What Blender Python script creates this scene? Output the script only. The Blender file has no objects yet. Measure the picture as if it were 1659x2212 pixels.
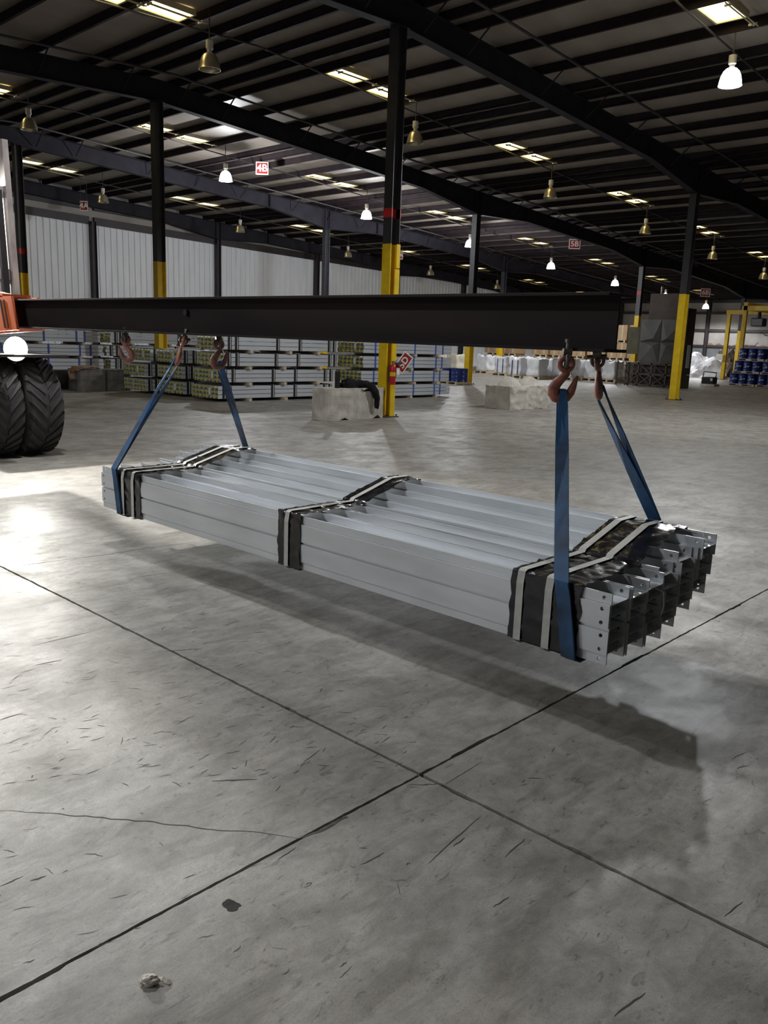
import bpy, bmesh, math, random
from mathutils import Vector, Matrix, Euler, noise as mnoise
R = random.Random(7)
S = bpy.context.scene
COL = S.collection
# ------------------------------------------------------------------ camera
F_PX, YAW, PITCH, ROLL, CAM_H = 1792.035, 0.82072016, 0.20252427, 0.03579091, 1.5
fwd = Vector((math.cos(PITCH)*math.sin(YAW), math.cos(PITCH)*math.cos(YAW), -math.sin(PITCH)))
rgt = Vector((math.cos(YAW), -math.sin(YAW), 0)); upv = rgt.cross(fwd)
cr = math.cos(ROLL)*rgt + math.sin(ROLL)*upv; cu = -math.sin(ROLL)*rgt + math.cos(ROLL)*upv
cam = bpy.data.cameras.new('camera'); camo = bpy.data.objects.new('camera', cam); COL.objects.link(camo)
camo.matrix_world = Matrix(((cr.x, cu.x, -fwd.x, 0), (cr.y, cu.y, -fwd.y, 0), (cr.z, cu.z, -fwd.z, CAM_H), (0, 0, 0, 1)))
cam.sensor_fit = 'VERTICAL'; cam.sensor_height = 36; cam.lens = F_PX/2212*36; cam.clip_end = 400; cam.clip_start = .05
S.camera = camo
def ray(px, py):
    return cr*((px-829.5)/F_PX) - cu*((py-1106)/F_PX) + fwd
def floor_pt(px, py, z=0.):
    d = ray(px, py); t = (z-CAM_H)/d.z; return Vector((0, 0, CAM_H)) + d*t
# ------------------------------------------------------------------ world, exposure, light powers
w = bpy.data.worlds.new('world'); S.world = w; w.use_nodes = True
w.node_tree.nodes['Background'].inputs[0].default_value = (.02, .022, .03, 1)
w.node_tree.nodes['Background'].inputs[1].default_value = .3
S.view_settings.view_transform = 'Standard'; S.view_settings.look = 'None'
S.view_settings.exposure = 0.08; S.view_settings.gamma = 1; S.view_settings.use_curve_mapping = False
P_LAMP = 560      # one lit high bay lamp (W)
P_PANEL = 4.2        # emission strength of a warm ceiling light
P_WORK = 1400       # each forklift work light
P_HEAD = 260        # forklift headlight
HEAD_EMIT = 260

# ------------------------------------------------------------------ helpers
class MB:
    def __init__(s): s.v = []; s.f = []; s.m = []
    def face(s, idx, m=0): s.f.append(tuple(idx)); s.m.append(m)
    def box(s, a, b, m=0, rot=None, piv=None):
        n = len(s.v)
        for z in (a[2], b[2]):
            for x, y in ((a[0], a[1]), (b[0], a[1]), (b[0], b[1]), (a[0], b[1])):
                p = Vector((x, y, z))
                if rot is not None:
                    c = Vector(piv) if piv is not None else (Vector(a)+Vector(b))/2
                    p = rot @ (p-c) + c
                s.v.append(p)
        for q in ((3, 2, 1, 0), (4, 5, 6, 7), (0, 1, 5, 4), (1, 2, 6, 5), (2, 3, 7, 6), (3, 0, 4, 7)):
            s.face([n+i for i in q], m)
        return s
    def cbox(s, c, d, m=0, rot=None):
        c = Vector(c); d = Vector(d)/2
        return s.box(c-d, c+d, m, rot, c)
    def tube(s, path, r, n=10, m=0, caps=True, closed=False, flat=None):
        path = [Vector(p) for p in path]; N = len(path)
        rs = r if isinstance(r, (list, tuple)) else [r]*N
        base = len(s.v); ref = None
        for i, p in enumerate(path):
            if closed: t = path[(i+1) % N]-path[i-1]
            else: t = path[min(i+1, N-1)]-path[max(i-1, 0)]
            t.normalize()
            if ref is None:
                ref = Vector((0, 0, 1)) if abs(t.z) < .9 else Vector((1, 0, 0))
            a = (ref - t*ref.dot(t))
            if a.length < 1e-6: a = t.orthogonal()
            a.normalize(); ref = a; b = t.cross(a)
            for k in range(n):
                an = 2*math.pi*k/n
                s.v.append(p + (a*math.cos(an) + b*math.sin(an))*rs[i])
        L = N if closed else N-1
        for i in range(L):
            j = (i+1) % N
            for k in range(n):
                l = (k+1) % n
                s.face((base+i*n+k, base+i*n+l, base+j*n+l, base+j*n+k), m)
        if caps and not closed:
            s.face([base+k for k in range(n)][::-1], m); s.face([base+(N-1)*n+k for k in range(n)], m)
        return s
    def prism(s, prof, p0, ax, up, length, m=0, capm=None):
        # profile (u,v) in plane (side,up); extruded along ax
        ax = Vector(ax).normalized(); up = Vector(up).normalized(); sd = up.cross(ax) if True else None
        p0 = Vector(p0); n = len(prof); b = len(s.v)
        for L in (0, length):
            for u, v in prof: s.v.append(p0 + sd*u + up*v + ax*L)
        for i in range(n):
            j = (i+1) % n; s.face((b+i, b+j, b+n+j, b+n+i), m)
        s.face([b+i for i in range(n)][::-1], m if capm is None else capm); s.face([b+n+i for i in range(n)], m if capm is None else capm)
        return s
    def lathe(s, prof, c=(0, 0, 0), n=24, m=0, axis='z', cap0=False, cap1=False):
        b = len(s.v); c = Vector(c)
        for r, z in prof:
            for k in range(n):
                a = 2*math.pi*k/n; x, y = r*math.cos(a), r*math.sin(a)
                p = {'z': (x, y, z), 'x': (z, x, y), 'y': (y, z, x)}[axis]
                s.v.append(c+Vector(p))
        for i in range(len(prof)-1):
            for k in range(n):
                l = (k+1) % n
                s.face((b+i*n+k, b+i*n+l, b+(i+1)*n+l, b+(i+1)*n+k), m)
        if cap0: s.face([b+k for k in range(n)][::-1], m)
        if cap1: s.face([b+(len(prof)-1)*n+k for k in range(n)], m)
        return s
    def ribbon(s, path, wid, th, m=0):
        # path points, width vectors (half) per point, thickness
        path = [Vector(p) for p in path]; N = len(path); b = len(s.v)
        ws = [Vector(q) for q in wid] if isinstance(wid, list) else [Vector(wid)]*N
        for i, p in enumerate(path):
            t = (path[min(i+1, N-1)]-path[max(i-1, 0)]).normalized()
            nn = t.cross(ws[i]).normalized()*(th/2)
            s.v += [p-ws[i]-nn, p+ws[i]-nn, p+ws[i]+nn, p-ws[i]+nn]
        for i in range(N-1):
            for k in range(4):
                l = (k+1) % 4
                s.face((b+4*i+k, b+4*i+l, b+4*i+4+l, b+4*i+4+k), m)
        s.face((b+3, b+2, b+1, b), m); e = b+4*(N-1); s.face((e, e+1, e+2, e+3), m)
        return s
    def mesh(s, name, mats, smooth=False, bevel=0, fix=True):
        me = bpy.data.meshes.new(name); me.from_pydata([tuple(p) for p in s.v], [], s.f)
        for mt in (mats if isinstance(mats, (list, tuple)) else [mats]): me.materials.append(mt)
        for p, mi in zip(me.polygons, s.m): p.material_index = mi
        if fix or bevel:
            bm = bmesh.new(); bm.from_mesh(me)
            if bevel:
                es = [e for e in bm.edges if len(e.link_faces) == 2 and e.calc_face_angle(0) > .6]
                bmesh.ops.bevel(bm, geom=es, offset=bevel, segments=2, affect='EDGES', profile=.6)
            bmesh.ops.recalc_face_normals(bm, faces=bm.faces)
            bm.to_mesh(me); bm.free()
        if smooth:
            for p in me.polygons: p.use_smooth = True
            try: me.set_sharp_from_angle(angle=math.radians(40))
            except Exception: pass
        me.update(); return me
    def build(s, name, mats, parent=None, loc=None, smooth=False, bevel=0):
        return link(name, s.mesh(name, mats, smooth, bevel), parent, loc)
def link(name, me, parent=None, loc=None, rot=None):
    o = bpy.data.objects.new(name, me); COL.objects.link(o)
    if parent is not None: o.parent = parent
    if loc is not None: o.location = loc
    if rot is not None: o.rotation_euler = rot
    return o
def tag(o, label, cat, group=None):
    o['label'] = label; o['category'] = cat
    if group: o['group'] = group
    return o
def thing(name, label, cat, loc=(0, 0, 0), rot=(0, 0, 0), group=None):
    o = bpy.data.objects.new(name, None); COL.objects.link(o); o.location = loc; o.rotation_euler = rot
    o.empty_display_size = .1
    return tag(o, label, cat, group)
def struct(o): o['kind'] = 'structure'; return o
def dup(root, loc, rot=None, label=None, group=None):
    r = root.copy(); COL.objects.link(r); r.location = loc
    if rot is not None: r.rotation_euler = rot
    if label: r['label'] = label
    if group: r['group'] = group
    for ch in list(root.children):
        c = ch.copy(); COL.objects.link(c); c.parent = r
        for g in list(ch.children):
            d = g.copy(); COL.objects.link(d); d.parent = c
    return r

# ------------------------------------------------------------------ materials
def mat(name, c1, c2=None, scale=4., rough=.6, metal=0., bump=0., stretch=(1, 1, 1), detail=5., r2=None, contrast=(.35, .65), spec=.5, coord='Object'):
    m = bpy.data.materials.new(name); m.use_nodes = True; N = m.node_tree.nodes; L = m.node_tree.links
    b = N['Principled BSDF']; b.inputs['Metallic'].default_value = metal; b.inputs['Roughness'].default_value = rough
    b.inputs['Specular IOR Level'].default_value = spec
    c2 = c2 or tuple(x*.8 for x in c1)
    tc = N.new('ShaderNodeTexCoord'); mp = N.new('ShaderNodeMapping'); mp.inputs['Scale'].default_value = stretch
    no = N.new('ShaderNodeTexNoise'); no.inputs['Scale'].default_value = scale; no.inputs['Detail'].default_value = detail
    rp = N.new('ShaderNodeValToRGB'); rp.color_ramp.elements[0].position = contrast[0]; rp.color_ramp.elements[1].position = contrast[1]
    rp.color_ramp.elements[0].color = (*c2, 1); rp.color_ramp.elements[1].color = (*c1, 1)
    L.new(tc.outputs[coord], mp.inputs[0]); L.new(mp.outputs[0], no.inputs['Vector']); L.new(no.outputs['Fac'], rp.inputs[0])
    L.new(rp.outputs[0], b.inputs['Base Color'])
    if r2 is not None:
        mr = N.new('ShaderNodeMapRange'); mr.inputs['To Min'].default_value = rough; mr.inputs['To Max'].default_value = r2
        mr.inputs['From Min'].default_value = .3; mr.inputs['From Max'].default_value = .7
        L.new(no.outputs['Fac'], mr.inputs[0]); L.new(mr.outputs[0], b.inputs['Roughness'])
    if bump:
        bp = N.new('ShaderNodeBump'); bp.inputs['Strength'].default_value = bump; bp.inputs['Distance'].default_value = .01
        L.new(no.outputs['Fac'], bp.inputs['Height']); L.new(bp.outputs[0], b.inputs['Normal'])
    return m
def emis(name, c, s):
    m = bpy.data.materials.new(name); m.use_nodes = True; b = m.node_tree.nodes['Principled BSDF']
    b.inputs['Base Color'].default_value = (.8, .8, .8, 1); b.inputs['Emission Color'].default_value = (*c, 1); b.inputs['Emission Strength'].default_value = s
    return m
def concrete_floor():
    m = bpy.data.materials.new('concrete_floor'); m.use_nodes = True; N = m.node_tree.nodes; L = m.node_tree.links; b = N['Principled BSDF']
    tc = N.new('ShaderNodeTexCoord')
    def noise(scale, det, st=(1, 1, 1), rot=0, dist=0.):
        mp = N.new('ShaderNodeMapping'); mp.inputs['Scale'].default_value = st; mp.inputs['Rotation'].default_value = (0, 0, rot)
        n = N.new('ShaderNodeTexNoise'); n.inputs['Scale'].default_value = scale; n.inputs['Detail'].default_value = det; n.inputs['Distortion'].default_value = dist
        n.inputs['Roughness'].default_value = .62
        L.new(tc.outputs['Object'], mp.inputs[0]); L.new(mp.outputs[0], n.inputs['Vector']); return n.outputs['Fac']
    def ramp(f, a, b_, ca, cb):
        r = N.new('ShaderNodeValToRGB'); r.color_ramp.elements[0].position = a; r.color_ramp.elements[1].position = b_
        r.color_ramp.elements[0].color = (*ca, 1); r.color_ramp.elements[1].color = (*cb, 1); L.new(f, r.inputs[0]); return r.outputs[0]
    def mix(t, f, a, b_):
        x = N.new('ShaderNodeMix'); x.data_type = 'RGBA'; x.blend_type = t; x.inputs[0].default_value = f
        L.new(a, x.inputs[6]); L.new(b_, x.inputs[7]); return x.outputs[2]
    big = noise(.55, 6, dist=.4); mid = noise(2.6, 8, dist=.6); fine = noise(26, 8); streak = noise(4.2, 9, (1, 2.6, 1), .75, .8); spots = noise(13, 6, (1, 2.2, 1), .5, 1.4)
    c = ramp(big, .3, .7, (.335, .311, .280), (.445, .427, .395))
    c = mix('MULTIPLY', .75, c, ramp(mid, .34, .62, (.58, .57, .55), (1, 1, 1)))
    c = mix('MULTIPLY', .7, c, ramp(streak, .38, .56, (.62, .61, .59), (1, 1, 1)))
    c = mix('MULTIPLY', .6, c, ramp(fine, .3, .6, (.72, .72, .72), (1, 1, 1)))
    c = mix('MULTIPLY', .75, c, ramp(spots, .33, .40, (.45, .43, .40), (1, 1, 1)))
    c = mix('MULTIPLY', .35, c, ramp(noise(1.3, 9, (1, 1.3, 1), .2, 1.2), .38, .52, (.68, .66, .63), (1, 1, 1)))
    c = mix('MULTIPLY', .45, c, ramp(noise(150, 4), .34, .5, (.55, .54, .52), (1, 1, 1)))
    L.new(c, b.inputs['Base Color'])
    mr = N.new('ShaderNodeMapRange'); mr.inputs['From Min'].default_value = .3; mr.inputs['From Max'].default_value = .7
    mr.inputs['To Min'].default_value = .60; mr.inputs['To Max'].default_value = .40; L.new(mid, mr.inputs[0]); L.new(mr.outputs[0], b.inputs['Roughness'])
    b.inputs['Specular IOR Level'].default_value = .36
    ad = N.new('ShaderNodeMath'); ad.operation = 'ADD'; L.new(streak, ad.inputs[0]); L.new(fine, ad.inputs[1])
    bp = N.new('ShaderNodeBump'); bp.inputs['Strength'].default_value = .35; bp.inputs['Distance'].default_value = .004
    L.new(ad.outputs[0], bp.inputs['Height']); L.new(bp.outputs[0], b.inputs['Normal'])
    return m
M = {}
M['floor'] = concrete_floor()
M['joint'] = mat('joint_dirt', (.035, .03, .026), (.012, .011, .01), 30, .9)
M['roof'] = mat('roof_liner', (.31, .268, .228), (.25, .213, .18), .7, .55, bump=.1, stretch=(1, 2.5, 1))
M['purlin'] = mat('purlin_primer', (.028, .019, .021), (.019, .013, .015), 3, .7, spec=.15)
M['rafter'] = mat('rafter_paint', (.030, .027, .035), (.021, .019, .026), 2, .7, spec=.15)
M['column'] = mat('column_paint', (.042, .040, .047), (.030, .029, .034), 4, .45)
M['yellow'] = mat('safety_yellow', (.78, .53, .012), (.66, .43, .012), 5, .42)
M['red'] = mat('red_tape', (.62, .03, .03), (.5, .02, .02), 8, .5)
M['wallwhite'] = mat('white_liner', (.82, .84, .89), (.74, .76, .81), 1.2, .5, stretch=(3, 1, .5))
M['wallbeige'] = mat('wall_insulation', (.40, .37, .34), (.32, .29, .27), 1.1, .7)
M['wallgrey'] = mat('grey_block_wall', (.17, .175, .18), (.13, .135, .14), 2, .8)
M['girt'] = mat('girt_dark', (.035, .026, .028), (.024, .019, .02), 3, .5)
M['darksteel'] = mat('dark_steel', (.05, .047, .05), (.03, .028, .03), 6, .5)
M['greysteel'] = mat('grey_steel', (.30, .30, .31), (.22, .22, .23), 9, .45, metal=.5)
M['lampcase'] = mat('lamp_case', (.62, .60, .54), (.55, .52, .46), 9, .4)
M['reflector'] = mat('lamp_reflector', (.62, .56, .40), (.52, .47, .33), 20, .3, metal=.75)
M['bulb_on'] = emis('bulb_lit', (.93, .96, 1.), 60)
M['bell_lit'] = emis('lit_acrylic_bell', (.90, .95, 1.), 5.)
M['bulb_off'] = mat('bulb_unlit', (.5, .5, .48), None, 5, .2)
M['panel'] = emis('warm_panel', (1., .80, .36), P_PANEL)
M['panelframe'] = mat('panel_frame', (.55, .5, .36), (.48, .43, .3), 8, .5)
def galv(name, k=1.):
    m = mat(name, (.70*k, .725*k, .75*k), (.60*k, .625*k, .65*k), 9, .38, metal=.6, bump=.03, stretch=(1, .25, 1), r2=.5)
    return m
M['galv'] = galv('galvanized_steel'); M['galvb'] = mat('galvanized_steel_pale', (.62, .64, .67), (.53, .55, .58), 2.5, .45, metal=.35, stretch=(.3, 1, 1))
M['endyellow'] = mat('beam_end_yellow', (.66, .62, .09), (.52, .50, .08), 9, .6)
M['cut'] = mat('beam_cut_end', (.21, .20, .15), (.14, .135, .10), 30, .6, metal=.3)
M['wrap'] = mat('black_film', (.010, .010, .012), (.006, .006, .007), 14, .12, bump=.5, r2=.26, spec=.6)
M['strap'] = mat('grey_strap', (.50, .49, .46), (.42, .41, .385), 30, .5)
M['strapblack'] = mat('black_strap', (.016, .016, .018), None, 12, .4)
M['strapblue'] = mat('blue_strap', (.05, .11, .42), (.04, .08, .33), 12, .5)
M['sling'] = mat('blue_sling_webbing', (.022, .088, .21), (.012, .026, .05), 5, .62, bump=.25, stretch=(1, 1, 1.2), contrast=(.34, .6))
M['rustbeam'] = mat('rusty_beam', (.024, .0145, .0145), (.0095, .0065, .0072), 2.2, .7, bump=.15, stretch=(1, .35, 1.6), spec=.2)
M['hook'] = mat('orange_worn_hook', (.42, .145, .09), (.19, .075, .055), 22, .5, bump=.3)
M['hookdark'] = mat('dark_worn_hook', (.27, .10, .07), (.11, .055, .045), 25, .55, bump=.3)
M['shackle'] = mat('greasy_shackle', (.16, .15, .13), (.07, .066, .06), 30, .45, metal=.6)
M['rubber'] = mat('tire_rubber', (.052, .050, .052), (.034, .033, .035), 9, .75, bump=.2)
M['orange'] = mat('orange_paint', (.62, .13, .03), (.50, .10, .025), 4, .45)
M['mast'] = mat('mast_worn_steel', (.36, .31, .285), (.19, .165, .155), 7, .55, stretch=(1, 1, .4))
M['mastdark'] = mat('mast_grease', (.03, .028, .03), None, 6, .4)
M['glass'] = mat('cab_glass', (.30, .33, .35), (.24, .27, .29), 2, .12)
M['headlight'] = emis('headlight_lens', (1., .97, .86), HEAD_EMIT)
M['concrete'] = mat('block_concrete', (.60, .565, .50), (.43, .40, .35), 5, .85, bump=.5, detail=9)
M['darkconcrete'] = mat('stained_concrete', (.16, .145, .13), (.09, .082, .075), 6, .85, bump=.5, detail=9)
M['cloth'] = mat('black_cloth', (.014, .012, .012), (.008, .0075, .008), 9, .9, spec=.2, bump=.4)
M['brown'] = mat('brown_tarp', (.25, .155, .095), (.17, .10, .062), 8, .8, bump=.3)
M['blackpl'] = mat('black_plastic', (.014, .014, .017), None, 9, .35)
M['wood'] = mat('pale_timber', (.60, .50, .34), (.48, .38, .25), 9, .75, stretch=(1, 6, 6))
M['carton'] = mat('brown_carton', (.42, .29, .165), (.35, .235, .13), 4, .8)
M['sack'] = mat('white_sack', (.74, .75, .78), (.62, .63, .67), 5, .5, bump=.5)
M['sackcream'] = mat('cream_sack', (.66, .62, .50), (.56, .52, .42), 5, .6, bump=.5)
M['drum'] = mat('blue_drum', (.022, .045, .22), (.016, .032, .16), 6, .35)
M['white'] = mat('white_print', (.78, .78, .78), (.68, .68, .68), 9, .6)
M['signred'] = mat('sign_red', (.34, .018, .015), (.28, .015, .012), 6, .45)
M['signwhite'] = mat('sign_white', (.80, .79, .76), (.74, .73, .70), 6, .45)
M['extred'] = mat('extinguisher_red', (.55, .02, .03), (.45, .015, .02), 6, .3)
M['machine'] = mat('machine_grey', (.13, .128, .12), (.085, .082, .077), 1.6, .6)
M['machinerust'] = mat('machine_brown', (.10, .07, .055), (.065, .046, .038), 3, .65)
M['olive'] = mat('machine_olive', (.12, .115, .06), (.08, .078, .045), 4, .6)
M['scratch'] = mat('floor_scratch', (.07, .062, .056), (.03, .028, .026), 40, .8)
M['foam'] = mat('foam_scrap', (.62, .57, .49), (.5, .46, .4), 20, .8, bump=.4)

# ------------------------------------------------------------------ setting
X0, X1, Y0, Y1 = -16., 61., -14., 36.6
JX, JY = 2.085, 1.72           # control joints
fl = struct(MB().box((X0, Y0, -.12), (X1, Y1, -.05)).build('floor', M['joint']))
def jag(a0, a1, fixed, sgn, step, seed):
    r = random.Random(seed); out = []; a = a0; dirn = 1 if a1 > a0 else -1
    while (a1-a)*dirn > 1e-6:
        out.append((a, fixed+sgn*(.0035+.006*abs(mnoise.noise((a*9, seed*3.1, 0)))+.002*r.random()+(.006 if mnoise.noise((a*2.3, seed, 5)) > .35 else 0)))); a += dirn*step
    out.append((a1, fixed+sgn*.006)); return out
k = 0
for sx in (-1, 1):
    for sy in (-1, 1):
        k += 1
        xo = X0 if sx < 0 else X1; yo = Y0 if sy < 0 else Y1
        # near the crossing the edges are finely ragged, beyond it straight
        xs = [JX+sx*.008] ; lim = sx*(7 if sx > 0 else 4)
        ex = jag(JX+sx*.01, JX+lim, JY, sy, .02, k*11) + [(xo, JY+sy*.006)]
        ey = jag(JY+sy*.01, JY+sy*(9 if sy > 0 else 3), JX+sx*.0015, sx, .02, k*17) + [(yo, JX+sx*.006)]
        poly = [(x, y) for x, y in ex] + [(xo, yo)] + [(x, y) for y, x in reversed(ey)]
        if sx*sy < 0: poly = poly[::-1]
        b = MB(); n = len(poly)
        for z in (0, -.05):
            for p in poly: b.v.append(Vector((p[0], p[1], z)))
        b.face(range(n))
        for i in range(n): b.face((i, (i+1) % n + 0, (i+1) % n + n, i+n))
        me = b.mesh('slab', M['floor'], fix=False)
        bmm = bmesh.new(); bmm.from_mesh(me); bmesh.ops.triangulate(bmm, faces=[f for f in bmm.faces if len(f.verts) > 4])
        bmesh.ops.recalc_face_normals(bmm, faces=bmm.faces); bmm.to_mesh(me); bmm.free()
        link('slab', me, fl)
def flat_line(b, pts, w, z=.0006):
    for i in range(len(pts)-1):
        p, q = Vector(pts[i]), Vector(pts[i+1]); d = (q-p); d.z = 0
        if d.length < 1e-5: continue
        nn = Vector((-d.y, d.x, 0)).normalized()
        w0 = w*(.25+.75*math.sin(math.pi*(i+.02)/(len(pts)-1))); w1 = w*(.25+.75*math.sin(math.pi*(i+.98)/(len(pts)-1)))
        n = len(b.v); b.v += [p-nn*w0/2, q-nn*w1/2, q+nn*w1/2, p+nn*w0/2]
        for v in b.v[n:]: v.z = z
        b.face((n, n+1, n+2, n+3))
def crack(pxs, w, seed):
    pts = []; rr = random.Random(seed)
    for i in range(len(pxs)-1):
        a, c = floor_pt(*pxs[i]), floor_pt(*pxs[i+1]); nseg = max(3, int((c-a).length/.025)); d = (c-a).normalized(); nn = Vector((-d.y, d.x, 0))
        for j in range(nseg): pts.append(a+(c-a)*j/nseg + nn*rr.uniform(-.004, .004))
    pts.append(floor_pt(*pxs[-1])); b = MB(); flat_line(b, pts, w); return b.build('crack', M['scratch'], fl)
crack([(0, 1751), (110, 1757), (240, 1768), (350, 1778), (460, 1792), (560, 1797), (645, 1811)], .0045, 1)
crack([(0, 1226), (60, 1220), (150, 1208), (230, 1198), (320, 1184), (420, 1172)], .011, 2)
crack([(880, 1694), (915, 1696), (945, 1692), (962, 1698)], .004, 3)
crack([(640, 1812), (690, 1795), (735, 1772), (752, 1764)], .012, 4)
sb = MB()
def px_line(a, c, w, n=6):
    p, q = floor_pt(*a), floor_pt(*c); d = (q-p); nn = Vector((-d.y, d.x, 0))
    if nn.length: nn.normalize()
    flat_line(sb, [p+d*i/n+nn*R.uniform(-.002, .002) for i in range(n+1)], w)
for a, c, ww in [((458, 1687), (556, 1683), .008), ((1038, 1764), (925, 1865), .004), ((1005, 1810), (978, 1828), .005), ((1135, 1812), (1090, 1852), .004),
               ((70, 1395), (215, 1360), .006), ((345, 1408), (435, 1401), .005), ((655, 1647), (692, 1620), .004), ((1065, 1960), (1100, 1937), .004),
               ((1325, 2195), (1395, 2145), .005), ((1565, 1980), (1605, 1948), .004), ((0, 1555), (50, 1540), .006), ((75, 1437), (135, 1425), .007),
               ((290, 1248), (372, 1236), .007), ((600, 1858), (640, 1830), .004), ((780, 1868), (830, 1842), .005), ((1140, 1680), (1170, 1682), .005),
               ((65, 1903), (100, 1893), .005), ((0, 1915), (50, 1892), .004), ((960, 1695), (1040, 1645), .003), ((1580, 1640), (1610, 1625), .004)]:
    px_line(a, c, ww)
for i in range(520):
    px, py = R.uniform(-50, 900 if i % 4 else 1659), R.uniform(1180, 2150) if i % 5 == 0 else R.uniform(1150, 1700)
    p = floor_pt(px, py); dist = math.hypot(p.x, p.y); L = R.uniform(.01, .07)*(.5+dist*.15); a = R.gauss(-.35, .55)
    d = Vector((math.cos(a), math.sin(a), 0))*L
    if 2.6 < p.x < 4.3 and 1 < p.y < 6: continue
    flat_line(sb, [p + d*t/4 + Vector((R.uniform(-.003, .003), R.uniform(-.003, .003), 0)) for t in range(5)], R.uniform(.001, .0032)*(.4+dist*.25))
o = sb.build('floor_scratches', M['scratch'], fl); o['kind'] = 'stuff'
pc = floor_pt(500, 1955); b = MB(); n = 18
ring = [(.019+.013*R.random()) for _ in range(n)]
for rr_, z in ((1., .0008), (.72, .0006), (.3, .0005)):
    for i in range(n):
        a = 2*math.pi*i/n; b.v.append(pc+Vector((math.cos(a)*ring[i]*rr_*.75, math.sin(a)*ring[i]*rr_*1.1, z)))
for l in range(2):
    for i in range(n): b.face((l*n+i, l*n+(i+1) % n, (l+1)*n+(i+1) % n, (l+1)*n+i))
b.face([2*n+i for i in range(n)]); b.build('pit', M['joint'], fl)

RIDGE = 12.4
def deck_z(x): return 7.97 - .052*abs(x-RIDGE)
b = MB()
for x0, x1 in ((X0, RIDGE), (RIDGE, X1)):
    n = len(b.v)
    for z in (0, .08):
        for x, y in ((x0, Y0), (x1, Y0), (x1, Y1), (x0, Y1)): b.v.append(Vector((x, y, deck_z(x)+z)))
    for q in ((0, 1, 2, 3), (7, 6, 5, 4), (0, 4, 5, 1), (1, 5, 6, 2), (2, 6, 7, 3), (3, 7, 4, 0)): b.face([n+i for i in q])
ceil = struct(b.build('ceiling', M['roof']))
# purlins (Z sections along Y)
PX = [RIDGE-.35+.0]
PX = []
x = 10.65
PX += [10.65, 11.4, 12.12, 13.0, 13.7, 14.35]
x = 9.3
while x > X0: PX.append(x); x -= 1.36
x = 15.72
while x < X1-.3: PX.append(x); x += 1.357
for e in (19.05, 25.9, 32.65, 39.4, 46.1, 52.9, 5.6, -1.1): PX.append(e)
zprof = [(-.03, 0), (.035, 0), (.035, .012), (.006, .012), (.006, .19), (.065, .19), (.065, .2), (-.002, .2), (-.002, .012), (-.03, .012)]
pm = MB().prism([(-u, v) for u, v in zprof], (0, Y0, 0), (0, 1, 0), (0, 0, 1), Y1-Y0-.05).mesh('purlin', M['purlin'])
for x in PX: link('purlin', pm, ceil, (x, 0, deck_z(x)-.205))
# rafters: welded tapered I frames along X
FR = [-5., 3.3, 11.62, 19.95, 28.2, 36.25]
CX = [-1.1, 12.4, 25.9, 39.4, 52.9]
def raf_bot(x):
    d = .52
    for c in (-1.1, 25.9, 39.4, 52.9):
        t = max(0, 1-abs(x-c)/3.2); d = max(d, .52+.3*t)
    return deck_z(x)-.2-d
xs = sorted(set([X0+.05, RIDGE, X1-.05] + [c+s*3.2 for c in (-1.1, 25.9, 39.4, 52.9) for s in (-1, 0, 1)]))
rb = MB()
for i in range(len(xs)-1):
    a, c = xs[i], xs[i+1]
    for hw, lo, hi in ((.006, lambda x: raf_bot(x)+.012, lambda x: deck_z(x)-.21), (.11, raf_bot, lambda x: raf_bot(x)+.015), (.11, lambda x: deck_z(x)-.222, lambda x: deck_z(x)-.206)):
        n = len(rb.v)
        for x in (a, c):
            for y, z in ((-hw, lo(x)), (hw, lo(x)), (hw, hi(x)), (-hw, hi(x))): rb.v.append(Vector((x, y, z)))
        for q in ((0, 1, 2, 3), (7, 6, 5, 4), (0, 4, 5, 1), (1, 5, 6, 2), (2, 6, 7, 3), (3, 7, 4, 0)): rb.face([n+j for j in q])
for c in (25.9, 39.4, 52.9):    # stiffener plates at the knees and splices
    for dx in (-3.2, -.13, .13, 3.2):
        rb.box((c+dx-.012, -.10, raf_bot(c+dx)), (c+dx+.012, .10, deck_z(c+dx)-.21))
rm = rb.mesh('rafter', M['rafter'])
for y in FR: link('rafter', rm, ceil, (0, y, 0))
bm_ = MB().tube([(0, 0, 0), (0, -.55, .44)], .018, 6).mesh('flange_brace', M['rafter'])
for y in (11.62, 19.95, 28.2):
    for j, x in enumerate(sorted(PX)):
        if 8 < x < 50 and j % 2 == 0: link('flange_brace', bm_, ceil, (x, y-.1, deck_z(x)-.64))
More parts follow.
